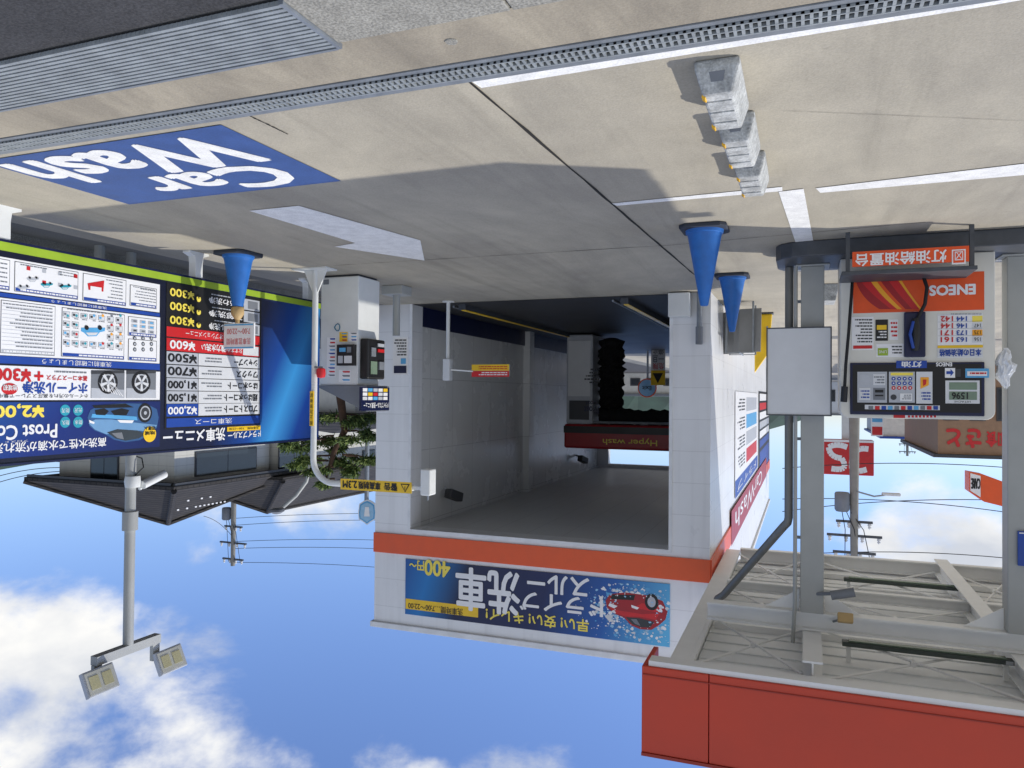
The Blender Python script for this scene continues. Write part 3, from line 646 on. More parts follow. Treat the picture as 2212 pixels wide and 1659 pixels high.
MB().box(xx-.004,xx,ky+.1,ky+.25,zT-.3,zT-.14,'screen').build('display',t); MB().box(xx-.02,xx,ky+.28,ky+.40,zT-.3,zT-.2,'mid_grey').build('card_reader',t); MB().box(xx-.015,xx,ky+.1,ky+.2,zT-.47,zT-.36,'steel').build('coin_slot',t); MB().box(xx-.015,xx,ky+.25,ky+.4,zT-.46,zT-.42,'red').build('button',t); MB().box(xx-.015,xx,ky+.25,ky+.4,zT-.53,zT-.49,'light_grey').build('note_slot',t)
for i,(x_,z_,w_,h_,c_) in enumerate(((.32,-.60,.13,.5,'white'),(.10,-.19,.17,.15,'white'),(.01,-.66,.12,.12,'white'),(.15,-.66,.12,.12,'yellow'))):
    mb=MB(); yy=ky-.003; mb.poly([(kx+x_,yy,zT+z_),(kx+x_+w_,yy,zT+z_),(kx+x_+w_,yy,zT+z_+h_),(kx+x_,yy,zT+z_+h_)],c_)
    rws=max(3,int(h_/.045))
    for k in range(rws): zq=zT+z_+h_*(k+.3)/rws; mb.poly([(kx+x_+.01,yy-.002,zq),(kx+x_+w_*random.uniform(.6,.92),yy-.002,zq),(kx+x_+w_*.6,yy-.002,zq+h_*.4/rws),(kx+x_+.01,yy-.002,zq+h_*.4/rws)],['blue','red','mid_grey','sky_blue'][(k+i)%4])
    mb.build('notice_sheet',t)
MB().box(kx+.02,kx+.26,ky-.07,ky-.003,zT-.50,zT-.24,'black').box(kx+.04,kx+.15,ky-.073,ky-.071,zT-.36,zT-.27,'off_white').box(kx+.17,kx+.24,ky-.073,ky-.071,zT-.36,zT-.27,'light_grey').box(kx+.05,kx+.11,ky-.076,ky-.071,zT-.47,zT-.40,'mid_grey').box(kx+.13,kx+.22,ky-.076,ky-.071,zT-.46,zT-.41,'sky_blue').build('side_reader',t)
hx=kx+.3; MB().tube([V((hx+.04*math.cos(a_*.6),ky-.012,zT-.72-.06*math.sin(a_*.6)*abs(math.sin(a_*.3)))) for a_ in range(12)],.006,'teal',6).build('cord_loop',t)
MB().box(wE-.12,wE-.04,ky-.008,ky-.002,.06,.12,'mid_grey').build('lock_plate',t)
g=G(857,618); t=thing('notice_post','short grey post with a white notice plate beside the kiosk','sign',(g.x,g.y,0))
MB().tube([(g.x,g.y,.131),(g.x,g.y,PY(860,725,g.y).z)],.05,'post_grey',12).build('post',t,smooth=True)
MB().box(g.x-.16,g.x+.16,g.y-.14,g.y+.14,.005,.13,'post_grey').build('base',t,bevel=.01)
cv=Canvas('Y',g.y-.08,-1,.003); a=PY(880,728,g.y-.08);c=PY(848,810,g.y-.08)
MB().box(a.x,c.x,g.y-.078,g.y-.03,a.z,c.z,'white').build('plate',t)
cv.lines(878,851,732,770,6,'dark_grey',1); cv.R(878,851,790,806,'navy',1); cv.R(877,866,774,786,'sky_blue',1); cv.build('print',t)
# ------------------------------------------------------------ lamp pole behind the board
LX=7.3
pb=PX(283,1000,LX); py_=pb.y; top=PX(276,1392,LX).z
t=thing('floodlight_pole','grey pole with crossbar and two floodlights behind the board','lamp post',(LX,py_,0))
MB().tube([(LX,py_,0),(LX,py_,top)],.058,'post_grey',16).build('pole',t,smooth=True)
MB().tube([(LX,py_,PX(280,1105,LX).z),(LX,py_,PX(280,1145,LX).z)],.085,'post_grey',16).build('pole_clamp',t,smooth=True)
ya=PX(341,1378,LX).y; yb2=PX(203,1418,LX).y
MB().box(LX-.05,LX+.05,yb2,ya,top,top+.1,'post_grey').build('crossbar',t)
for px,py in((212,1470),(364,1425)):
    q=PX(px,py,LX-.1); M_=Matrix.Rotation(-.45,3,'Y')@rotz(.25)
    f=MB().obox((LX-.12,q.y,q.z),(.09,.34,.28),M_,'light_grey').build('floodlight',t,bevel=.012)
    mb=MB(); mb.obox(V((LX-.12,q.y,q.z))+M_@V((-.047,0,0)),(.006,.30,.24),M_,'lens').build('lens',f)
    for j in(-1,1): mb=MB(); mb.obox(V((LX-.12,q.y,q.z))+M_@V((-.052,j*.07,0)),(.006,.10,.14),M_,'led').build('lamp_cell',f)
    mb=MB()
    for j in range(7): mb.obox(V((LX-.12,q.y,q.z))+M_@V((.065,-.13+j*.043,0)),(.04,.008,.26),M_,'mid_grey')
    mb.build('cooling_fins',f)
    yc=min(max(q.y,yb2+.04),ya-.04)
    MB().box(LX-.02,LX+.03,yc-.05,yc+.05,top+.1,q.z-.02,'post_grey').tube([(LX,yc,q.z-.06),(LX-.06,q.y,q.z)],.03,'post_grey',8).build('bracket',f)
t=thing('security_camera','white bullet camera on the floodlight pole above the board','camera',(LX,py_,PX(300,1040,LX).z))
q=PX(325,1035,LX-.05); z_=q.z
MB().tube([(LX-.05,q.y-.16,z_+.10),(LX-.05,q.y-.02,z_+.03)],.02,'white_metal',8).build('arm',t)
M_=Matrix.Rotation(-.30,3,'X'); MB().tube([V((LX-.1,q.y,z_))+M_@V((0,-.17,0)),V((LX-.1,q.y,z_))+M_@V((0,.17,0))],.05,'white_metal',16).build('housing',t,smooth=True)
MB().lathe((LX-.03,py_,z_-.0),[(.08,-.06),(.09,0),(.08,.07),(.01,.08)],'white_metal',16).build('junction_box',t,smooth=True)
MB().tube([(LX-.07,py_,z_-.07),(LX-.14,py_+.05,z_-.16),(LX-.08,py_+.08,z_-.26),(LX-.03,py_,z_-.3)],.008,'black',6).build('cable',t)
D=19
pts=[PD(672,945,D),PD(668,1015,D),PD(662,1040,D),PD(640,1070,D),PD(612,1095,D)]
t=thing('street_lamp','slender street lamp with curved arm behind the barrier pole','street lamp',(pts[0].x,pts[0].y,0))
MB().tube([V((pts[0].x,pts[0].y,0))]+pts,.045,'post_grey',10).build('pole',t,smooth=True)
e=PD(598,1104,D); mb=MB(); mb.lathe((e.x,e.y,e.z-.08),[(.05,0),(.17,.03),(.19,.08),(.1,.14),(.01,.16)],'mid_grey',18).build('lamp_head',t,smooth=True)
# ------------------------------------------------------------ canopy
FY=7.12
t=thing('fuel_canopy','large white canopy with red fascia over the dispenser island','canopy',(-1.2,10,0))
CX0=-3.05
jx=PY(1531,1500,FY).x
MB().box(CX0,jx-.004,FY,FY+.05,4.02,4.82,'canopy_red').box(jx+.004,1.42,FY,FY+.05,4.02,4.82,'canopy_red').box(1.37,1.42,FY+.051,FY+.6,4.02,4.82,'canopy_red').box(CX0,CX0+.05,FY+.051,12.9,4.02,4.82,'canopy_red').build('fascia',t,bevel=.006)
MB().box(CX0,1.42,FY-.012,FY+.06,4.821,4.85,'canopy_red_dark').box(CX0,1.41,FY-.008,FY-.002,4.09,4.10,'canopy_red_dark').box(jx-.05,jx+.05,FY+.052,FY+.06,4.03,4.82,'canopy_red_dark').build('fascia_trim',t)
MB().box(CX0+.06,1.36,FY+.02,FY+.18,3.97,4.018,'canopy_white').build('lower_trim',t)
DZ=4.14
mb=MB(); y=FY+.20
while y<12.75:
    mb.box(CX0+.06,1.0,y,y+.215,DZ,DZ+.02,'canopy_deck'); mb.box(CX0+.06,1.0,y+.222,y+.30,DZ+.014,DZ+.034,'canopy_deck')
    mb.box(CX0+.06,1.0,y+.215,y+.222,DZ,DZ+.034,'canopy_deck'); y+=.30
mb.build('deck',t)
MB().box(CX0+.06,1.2,FY+.06,12.9,DZ+.10,DZ+.16,'canopy_white').build('roof_skin',t)
MB().box(1.01,1.19,FY+.20,12.9,3.98,DZ+.09,'canopy_white').box(.97,1.009,FY+.2,12.9,3.98,4.02,'canopy_white').build('gutter',t)
def ibeam(mb,ax,a0,a1,c,z0,z1,w,mi='canopy_white'):
    f=lambda u0,u1,v0,v1,zz0,zz1: mb.box(u0,u1,v0,v1,zz0,zz1,mi) if ax=='X' else mb.box(v0,v1,u0,u1,zz0,zz1,mi)
    f(a0,a1,c-w/2,c+w/2,z0,z0+.018); f(a0,a1,c-w/2,c+w/2,z1-.018,z1); f(a0,a1,c-.008,c+.008,z0+.018,z1-.018)
PYs=8.32
mb=MB(); ibeam(mb,'X',CX0+.1,.96,PYs,3.66,3.84,.15); mb.build('beam',t)
mb=MB(); ibeam(mb,'X',CX0+.1,.96,12.75,3.92,4.12,.12); mb.build('beam',t)
mb=MB(); ibeam(mb,'X',CX0+.1,.96,10.5,3.92,4.05,.10); mb.build('beam',t)
for xx in(-2.8,-1.86,-.07):
    mb=MB(); ibeam(mb,'Y',FY+.19,12.68,xx,3.845,4.06,.17); mb.build('beam',t)
for i,yy in enumerate((7.6,9.0,9.8,11.3,12.1)):
    mb=MB(); mb.box(CX0+.1,.96,yy-.025,yy+.025,4.065,DZ-.002,'canopy_white'); mb.build('purlin',t)
for xa,xb in((-2.7,-1.95),(-1.77,-.16),(.02,.95)):
    for ya_,yb3 in((7.4,8.9),(9.0,10.4),(10.6,12.6)):
        MB().tube([(xa,ya_,4.0),(xb,yb3,4.0)],.013,'canopy_white',8).tube([(xb,ya_,4.028),(xa,yb3,4.028)],.013,'canopy_white',8).tube([((xa+xb)/2,(ya_+yb3)/2-.05,4.014),((xa+xb)/2,(ya_+yb3)/2+.05,4.014)],.028,'canopy_white',8).build('brace_rod',t)
for xx in(-1.86,-.07):
    for s_ in(-1,1): MB().ext([(xx+s_*.12,PYs,3.655),(xx+s_*.45,PYs,3.655),(xx+s_*.12,PYs,3.45)],(0,.012,0),'canopy_white').build('gusset',t)
for xx in(-.07,-1.86):
    MB().box(xx-.11,xx+.11,PYs-.11,PYs+.11,.17,3.655,'post_grey').box(xx-.16,xx+.16,PYs-.16,PYs+.16,.153,.17,'post_grey').build('column',t,bevel=.012)
for (xa,ya_),(xb,yb3) in(((1822,1247),(2096,1277)),((1818,1382),(2194,1436))):
    a=G(xa,ya_,3.95);c=G(xb,yb3,3.95); yy=(a.y+c.y)/2
    f=MB().box(c.x,a.x,yy-.05,yy+.05,3.93,3.975,'fixture').build('light_fixture',t,bevel=.006)
    MB().box(c.x+.04,c.x+.08,yy-.02,yy+.02,3.976,4.13,'canopy_white').build('hanger',f); MB().box(a.x-.08,a.x-.04,yy-.02,yy+.02,3.976,4.13,'canopy_white').build('hanger',f)
    MB().box(c.x+.01,c.x+.07,yy-.054,yy-.051,3.935,3.97,'light_grey').build('end_cap',f)
    MB().box(c.x+.06,a.x-.06,yy-.035,yy+.035,3.915,3.929,'screen').build('tube_cover',f)
a=G(1537,1312,3.95)
pp=PY(1705,600,8.3)
mb=MB(); zk=PY(1706,1135,8.3).z
mb.tube([(pp.x,8.3,.16),(pp.x,8.3,zk-.08),(pp.x+.01,8.303,zk-.03),(pp.x+.05,8.33,zk+.02),(a.x-.14,a.y-.05,a.z-.17),(a.x-.07,a.y,a.z-.11),(a.x-.04,a.y+.01,a.z-.04),(a.x-.03,a.y+.01,a.z+.04)],.042,'pipe_grey',14)
mb.build('downpipe',t,smooth=True)
pc=PY(1719,600,8.2); MB().tube([(pc.x,8.2,.16),(pc.x,8.2,PY(1719,1300,8.2).z),(pc.x+.02,8.22,3.97)],.02,'post_grey',10).build('conduit',t,smooth=True)
for z in(.5,1.9,2.9): MB().box(pp.x-.06,-.17,8.27,8.29,z,z+.03,'steel').build('pipe_clip',t)
t=thing('security_camera','grey bullet camera under the red edged canopy','camera',PY(1815,1290,8.1))
q=PY(1818,1283,8.1); M_=Matrix.Rotation(-.25,3,'Y')
MB().tube([q+M_@V((-.12,0,0)),q+M_@V((.1,0,0))],.045,'mid_grey',14).build('housing',t,smooth=True)
MB().tube([q+V((.05,0,0)),q+V((.22,.12,.05))],.018,'mid_grey',8).build('bracket',t)
t=thing('floodlight','small tan floodlight under the canopy beside the column','lamp',PY(1826,1335,8.1)); q=PY(1826,1335,8.1)
MB().obox(q,(.14,.1,.09),Matrix.Rotation(.4,3,'X'),'tan').build('housing',t,bevel=.01); MB().tube([q,q+V((.1,.2,.1))],.012,'mid_grey',6).build('bracket',t)
a=PY(1797,705,8.12);c=PY(1655,897,8.12)
t=thing('blank_sign','blank pale grey sign board fixed to the canopy column','sign',((a.x+c.x)/2,8.12,a.z))
MB().box(a.x+.012,c.x-.012,8.12,8.15,a.z+.012,c.z-.012,'off_white').build('panel',t)
mb=MB(); mb.box(a.x,c.x,8.11,8.16,a.z,a.z+.011,'steel_dark').box(a.x,c.x,8.11,8.16,c.z-.011,c.z,'steel_dark').box(a.x,a.x+.011,8.11,8.16,a.z+.012,c.z-.012,'steel_dark').box(c.x-.011,c.x,8.11,8.16,a.z+.012,c.z-.012,'steel_dark').build('frame',t)
a=PY(2240,1150,8.18);c=PY(2199,1222,8.18)
t=thing('column_sign','small blue plate high on the rightmost canopy column','sign',((a.x+c.x)/2,8.18,a.z))
MB().box(a.x,c.x,8.18,8.20,a.z,c.z,'blue').build('plate',t,bevel=.004)
MB().poly([(a.x+.01,8.178,a.z+.01),(c.x-.01,8.178,a.z+.01),(c.x-.01,8.178,a.z+.02),(a.x+.01,8.178,a.z+.02)],'white').build('border_line',t)
# ------------------------------------------------------------ island
mb=MB(); out=[(-6,7.70),(-.02,7.70),(.12,7.73),(.22,7.80),(.27,7.92),(.27,8.42),(.22,8.54),(.12,8.61),(-.02,8.64),(-6,8.64)]
mb.ext([(x,y,.004) for x,y in out],(0,0,.15),'steel_dark').build('dispenser_island',label='raised dark grey island with rounded end under the canopy',cat='kerb',bevel=.012)
DY=7.96
L_=PY(2150,700,DY).x; R_=PY(1815,700,DY).x; dz=PY(1980,905,DY).z
t=thing('fuel_dispenser','cream kerosene dispenser with orange lower panel and dark control panel','fuel dispenser',((L_+R_)/2,DY+.3,.155))
mb=MB(); r=.08
prof=[(L_,.156),(R_,.156),(R_,dz-r)]+[(R_-r+r*math.cos(k*math.pi/10),dz-r+r*math.sin(k*math.pi/10)) for k in range(1,6)]+[(L_+r-r*math.sin(k*math.pi/10),dz-r+r*math.cos(k*math.pi/10)) for k in range(0,6)]
mb.ext([(x,DY,z) for x,z in prof],(0,.6,0),'cream').build('cabinet',t,bevel=.01)
cv=Canvas('Y',DY,-1,.003)
cv.R(2126,1843,586,669,'orange_print',1)
def arc(x0,y0,x1,y1,cx,cy,n=10): return [((1-k/n)**2*x0+2*(1-k/n)*(k/n)*cx+(k/n)**2*x1,(1-k/n)**2*y0+2*(1-k/n)*(k/n)*cy+(k/n)**2*y1) for k in range(n+1)]
def curve_band(a,b,mi,L,n=16):
    A=arc(*a,n);B=arc(*b,n)
    for i in range(len(A)-1): cv.PG([A[i],A[i+1],B[i+1],B[i]],mi,L)
curve_band((1845,586,1900,668,1850,640),(1845,586,1925,668,1866,625),'machine_red',2)
curve_band((1845,586,1925,668,1866,625),(1868,586,1938,668,1890,630),'red',2)
curve_band((1868,586,1938,668,1890,630),(1880,586,1948,668,1902,626),'amber',2.2)
curve_band((1888,586,1956,668,1912,625),(1905,586,1970,668,1928,622),'machine_red',2)
curve_band((1905,586,1970,668,1928,622),(1928,586,1986,668,1947,619),'red',2.2)
curve_band((1928,586,1986,668,1947,619),(1936,586,1991,668,1953,619),'amber',2.4)
cv.T('ENEOS',2106,2008,614,635,'white',2,bold=.06)
cv.build('lower_panel',t)
cv=Canvas('Y',DY,-1,.003)
cv.R(2123,2025,676,772,'white',1); cv.R(2123,2025,752,771,'off_white',2); cv.T('本日の給油価格',2119,2029,754,769,'blue',3,bold=.03)
cv.R(2123,2025,745,751,'yellow',2)
for i,(p1,p2) in enumerate((('163','161'),('173','171'),('146','144'),('144','142'))):
    y=727-i*15; cv.R(2122,2100,y,y+13,['off_white','amber','off_white','pale_yellow'][i],2); cv.R(2122,2026,y-1.6,y-.8,'light_grey',2,2026); cv.T(p1,2088,2066,y+1.5,y+11.5,'blue',3,bold=.03); cv.T(p2,2058,2032,y+1,y+12,'red',3,bold=.03)
cv.T('156',2118,2104,729,737,'black',3); cv.T('175',2118,2104,714,722,'black',3); cv.T('147',2118,2104,699,707,'black',3)
cv.lines(2120,2030,677,680,1,'mid_grey',2); cv.build('price_sheet',t)
cv=Canvas('Y',DY,-1,.003)
cv.R(1887,1840,684,756,'white',1); cv.lines(1884,1843,688,742,8,'dark_grey',2); cv.R(1884,1843,746,753,'red',2); cv.build('notice_sticker',t)
cv=Canvas('Y',DY,-1,.003)
cv.R(1918,1891,690,736,'black',1); cv.R(1915,1894,702,712,'yellow',2); cv.lines(1915,1894,714,732,3,'white',2); cv.build('warning_sticker',t)
cv=Canvas('Y',DY,-1,.003)
cv.R(1940,1921,690,734,'white',1); cv.lines(1938,1923,694,730,4,'red',2); cv.build('notice_sticker',t)
cv=Canvas('Y',DY,-1,.003)
cv.R(1952,1893,742,771,'white',1); cv.R(1918,1896,752,768,'lime',2); cv.T('LINE',1915,1898,757,763,'white',3); cv.lines(1948,1922,746,766,3,'dark_grey',2); cv.build('notice_sticker',t)
p0=cv.P(2126,782,0);p1=cv.P(1836,895,0)
MB().box(p0.x,p1.x,DY-.02,DY-.003,p0.z,p1.z,'navy').build('control_panel',t,bevel=.008)
cv=Canvas('Y',DY-.02,-1,.003)
cv.R(2120,1842,786,892,'black',1)
cv.R(2002,1936,779,795,'blue',1.5); cv.T('灯油',1990,1948,781,793,'white',2.5,bold=.04); cv.T('ENEOS',2056,2022,783,791,'white',2,bold=.05)
cv.R(2116,2042,822,872,'off_white',2); cv.R(2110,2050,846,864,'screen',3); cv.T('1596',2090,2056,848,862,'black',4,bold=.03); cv.R(2110,2050,826,842,'screen',3); cv.T('HITACHI',2096,2062,866,870,'dark_grey',3)
cv.R(1916,1852,803,870,'light_grey',2); cv.R(1912,1886,838,864,'mid_grey',3); cv.R(1880,1856,838,864,'off_white',3); cv.R(1912,1886,808,832,'off_white',3); cv.R(1880,1856,808,832,'light_grey',3); cv.lines(1910,1888,812,830,3,'mid_grey',4); cv.lines(1878,1858,842,862,3,'blue',4); cv.R(1908,1890,842,848,'black',4); cv.R(1908,1890,853,856,'black',4)
cv.R(1976,1920,803,870,'light_grey',2)
for i in range(4):
    for j in range(3): cv.C(1966-i*12,838-j*10,4,'blue' if j else 'red',3,12); cv.C(1966-i*12,838-j*10,1.6,'white',4,8)
cv.C(1930,858,6,'dark_grey',3,14); cv.R(1970,1944,850,866,'white',3); cv.lines(1968,1946,852,864,3,'mid_grey',4); cv.R(1972,1924,805,811,'pale_yellow',3)
cv.R(2014,1979,803,872,'off_white',2); cv.PG([(2006,815),(1988,815),(1988,840),(2006,832)],'amber',3); cv.PG([(2001,820),(1993,820),(1994,834),(2000,830)],'red',4); cv.lines(2010,1984,846,866,3,'blue',3)
cv.R(2063,2041,795,816,'white',2); cv.PG([(2060,805),(2053,813),(2053,808),(2044,808),(2044,802),(2053,802),(2053,797)],'blue',3)
cv.R(2136,2085,796,816,'sky_blue',2); cv.R(2132,2089,802,812,'white',3); cv.lines(2130,2092,803,811,1,'red',4); cv.R(2075,2065,797,814,'dark_grey',2)
cv.R(2030,1868,876,886,'off_white',2); 
for i in range(11): cv.R(2026-i*14,2016-i*14,877,885,['blue','red','mid_grey','sky_blue'][i%4],3)
cv.build('control_print',t)
cv=Canvas('Y',DY,-1,.003)
cv.R(2024,1930,896.5,903,'white',1); cv.R(1955,1930,896.5,903,'red',1.5)
for i in range(8): cv.R(2022-i*8,2017-i*8,897.5,902,'red',2)
cv.build('top_sticker',t)
q0=cv.P(1998,674,0);q1=cv.P(1952,772,0)
MB().box(q0.x,q1.x,DY-.05,DY-.003,q0.z,q1.z,'navy').build('holster',t,bevel=.012)
mb=MB(); qa=cv.P(1975,690,0);qb=cv.P(1975,758,0)
mb.tube([(qa.x,DY-.09,qa.z),(qa.x,DY-.10,(qa.z+qb.z)/2),(qa.x,DY-.07,qb.z)],[.028,.04,.03],'black',12).tube([(qa.x+.02,DY-.11,qa.z+.03),(qa.x+.05,DY-.13,(qa.z+qb.z)/2),(qa.x+.02,DY-.10,qb.z-.02)],.014,'blue',10).build('nozzle',t,smooth=True)
hh=[(cv.P(x,y,0).x,DY-d,cv.P(x,y,0).z) for x,y,d in((1978,692,.09),(1994,660,.12),(1998,625,.13),(1990,600,.12),(1984,588,.04))]
MB().tube(hh,.016,'black_rubber',10).build('hose',t,smooth=True)
hh=[(cv.P(x,y,0).x,DY-d,cv.P(x,y,0).z) for x,y,d in((1842,590,.03),(1838,640,.10),(1832,720,.10),(1826,790,.08),(1824,835,.06),(1822,868,.05))]
MB().tube(hh,.015,'black_rubber',10).tube([hh[-2],hh[-1]],.03,'black',12).build('side_hose',t,smooth=True)
SY=7.42
x1=PY(1826,540,SY).x; x0=PY(2112,540,SY).x; zt_=PY(1970,588,SY).z
t=thing('can_stand','low steel stand with orange sign in front of the dispenser','stand',((x0+x1)/2,SY+.2,0))
MB().box(x0,x1+.03,SY,SY+.5,zt_-.035,zt_,'steel_dark').build('shelf',t,bevel=.004)
for xx in(x0+.02,x1-.04): MB().box(xx,xx+.035,SY+.02,SY+.06,.006,zt_-.036,'steel_dark').build('leg',t)
a=PY(2093,531,SY);c=PY(1841,577,SY)
MB().box(a.x,c.x,SY-.01,SY+.008,a.z,c.z,'orange_print').build('sign_plate',t)
cv=Canvas('Y',SY-.011,-1,.003); cv.T('灯油給油置台',2044,1848,539,566,'white',1,bold=.025); cv.build('lettering',t)
cv=Canvas('Y',SY-.011,-1,.003)
cv.R(2086,2056,538,570,'white',1); cv.R(2083,2059,541,567,'orange_print',2); cv.R(2080,2062,543,562,'white',3); cv.R(2078,2064,545,560,'orange_print',4); cv.PG([(2077,545),(2075,545),(2064,559),(2066,560)],'white',5); cv.PG([(2064,545),(2066,545),(2077,559),(2076,560)],'white',5.5); cv.build('can_symbol',t)
mb=MB(); q=PY(2170,796,DY+.05); random.seed(11)
n=22; prof=[]
for i in range(12):
    u=i/11; prof.append((.012+.06*math.sin(math.pi*u)**.7*(1.1-.4*u) if 0<i<11 else .012,-.17+.34*u))
mb.lathe(q,prof,'film',n)
for i,v in enumerate(mb.v):
    d=V((v.x-q.x,v.y-q.y,0)); k=1+.35*math.sin(i%n*1.9+i//n*.8)*random.uniform(.3,1); v.x=q.x+d.x*k+.012*math.sin(v.z*40); v.y=q.y+d.y*k; v.z+=random.uniform(-.02,.02)
mb.build('plastic_bag',label='crumpled white plastic bag hanging on the dispenser side',cat='bag',smooth=False)
# ------------------------------------------------------------ beside side wall
q=PY(1648,672,14); 
t=thing('yellow_barrier','yellow upright guard panel beside the car wash side wall','barrier',(q.x,14,0)); w0=PY(1668,700,14).x; w1=PY(1630,700,14).x; zt2=PY(1648,806,14).z
MB().ext([(w0,14,.03),(w1,14,.03),(w1,14,zt2),(w0+.06,14,zt2-.35)],(0,.12,0),'yellow').build('panel',t,bevel=.02); MB().box(w0-.02,w1+.02,13.95,14.17,.005,.03,'steel_dark').build('base',t); MB().tube([(w0+.08,13.97,.25),(w0+.08,13.97,zt2-.5)],.014,'steel',8).build('handle',t)
t=thing('mat_rack','steel rack with grey floor mats beside the car wash wall','rack',(1.0,12.6,0))
mb=MB(); mb.tube([(.75,12.3,.0),(.75,12.3,.8),(1.15,12.3,.8),(1.15,12.3,0)],.015,'steel',8).tube([(.75,12.9,.0),(.75,12.9,.8),(1.15,12.9,.8),(1.15,12.9,0)],.015,'steel',8).tube([(.95,12.2,.8),(.95,13.0,.8)],.015,'steel',8).build('frame',t)
for i in range(4): MB().obox((.8+i*.1,12.35+i*.16,.45),(.34,.015,.68),rotz(.2)@Matrix.Rotation(.08*(-1)**i,3,'X'),'mat_grey').build('floor_mat',t,bevel=.003)
q=G(1793,612); MB().add([(q.x-.12,q.y,.004),(q.x+.12,q.y,.004),(q.x+.12,q.y+.6,.004),(q.x-.12,q.y+.6,.004),(q.x-.07,q.y+.05,.22),(q.x+.07,q.y+.05,.22),(q.x+.07,q.y+.55,.22),(q.x-.07,q.y+.55,.22)],[(3,2,1,0),(0,1,5,4),(1,2,6,5),(2,3,7,6),(3,0,4,7),(4,5,6,7)],'grey_block').build('lane_block',label='grey block on the ground seen between the column and dispenser',cat='wheel stop',bevel=.01)
# ------------------------------------------------------------ house
def pyramid_roof(mb,x0,x1,y0,y1,ze,zr,ridge,o=.9,mi='roof_tile'):
    a,b,c,d=(x0-o,y0-o,ze),(x1+o,y0-o,ze),(x1+o,y1+o,ze),(x0-o,y1+o,ze)
    r0,r1=ridge; r0=(*r0,zr); r1=(*r1,zr)
    th=V((0,0,-.14)); e=[V(p)+th for p in(a,b,c,d)]
    if r0==r1: mb.add([a,b,c,d,r0]+e,[(0,1,4),(1,2,4),(2,3,4),(3,0,4),(0,5,6,1),(1,6,7,2),(2,7,8,3),(3,8,5,0),(5,8,7,6)],mi); hips=[(a,r0),(b,r0),(c,r0),(d,r0)]
    else: mb.add([a,b,c,d,r0,r1]+e,[(0,1,4),(1,2,5,4),(2,3,5),(3,0,4,5),(0,6,7,1),(1,7,8,2),(2,8,9,3),(3,9,6,0),(6,9,8,7)],mi); hips=[(a,r0),(b,r0),(c,r1),(d,r1),(r0,r1)]
    return hips
t=thing('house','old two part house with dark grey tiled hip roof','house',(26,28,0))
hx,hy=23.2,23.2
MB().box(hx,29.5,hy,28.9,0,5.05,'house_wall').build('wall',t)
MB().box(22.7,28.5,29.0,46,0,5.25,'house_wall_side').build('wall',t)
mb=MB(); hips=pyramid_roof(mb,hx,29.5,hy,28.9,5.2,7.25,((26.4,26.1),(26.4,26.1))); rf=mb.build('roof',t)
mb=MB(); [mb.tube([V(a)+V((0,0,.03)),V(b_)+V((0,0,.05))],.11,'roof_tile',8) for a,b_ in hips]; mb.build('ridge_tiles',rf)
mb=MB()
for i in range(26):
    k=random.choice((.3,.55)); y=23+i*.25
    xx=22.3+4.1*k; zz=5.2+2.05*k+.06
    if 22.9+3.0*k<y<29.2-3.0*k: mb.box(xx,xx+.03,y,y+.10,zz,zz+.06,'white')
mb.build('snow_guards',rf)
MB().box(hx-.86,hx-.78,hy-.8,29.6,4.95,5.05,'dark_grey').box(hx-.7,30.3,hy-.86,hy-.78,4.95,5.05,'dark_grey').build('rain_gutter',rf)
mb=MB(); hips=pyramid_roof(mb,22.7,28.5,29.0,46,5.4,7.5,((25.6,31.8),(25.6,43))); rf=mb.build('roof',t)
mb=MB(); [mb.tube([V(a)+V((0,0,.03)),V(b_)+V((0,0,.05))],.11,'roof_tile',8) for a,b_ in hips]; mb.build('ridge_tiles',rf)
def win(p0,p1,ax,val,par,extra=1):
    x0,x1=sorted((p0[0],p1[0])); z0,z1=sorted((p0[1],p1[1]))
    def bx(u0,u1,o0,o1,zz0,zz1,mi,mb): return mb.box(u0,u1,val-o1,val-o0,zz0,zz1,mi) if ax=='Y' else mb.box(val-o1,val-o0,u0,u1,zz0,zz1,mi)
    mb=MB(); bx(x0,x1,.003,.05,z0,z1,'dark_grey',mb); w=mb.build('window',par)
    xm=(x0+x1)/2
    for u0,u1 in((x0+.06,xm-.02),(xm+.02,x1-.06)): mb=MB(); bx(u0,u1,.051,.06,z0+.06,z1-.06,'glass_dark',mb); mb.build('pane',w)
a=PY(258,985,hy);c=PY(197,1036,hy); win((a.x,a.z),(c.x,c.z),'Y',hy,t)
a=PX(553,965,hx);c=PX(420,1030,hx); win((a.y,a.z),(c.y,c.z),'X',hx,t)
a=PX(664,960,22.7);c=PX(600,1020,22.7); win((a.y,a.z),(c.y,c.z),'X',22.7,t)
a=PX(808,970,22.7);c=PX(782,1015,22.7); win((a.y,a.z),(c.y,c.z),'X',22.7,t)
t=thing('shed','low shed with dark tiled roof behind the payment kiosk','shed',(15,23,0))
MB().box(13.5,18,21,27,0,2.1,'stucco').build('wall',t); mb=MB(); pyramid_roof(mb,13.5,18,21,27,2.25,2.9,((15.7,23.0),(15.7,25)),.5); mb.build('roof',t)
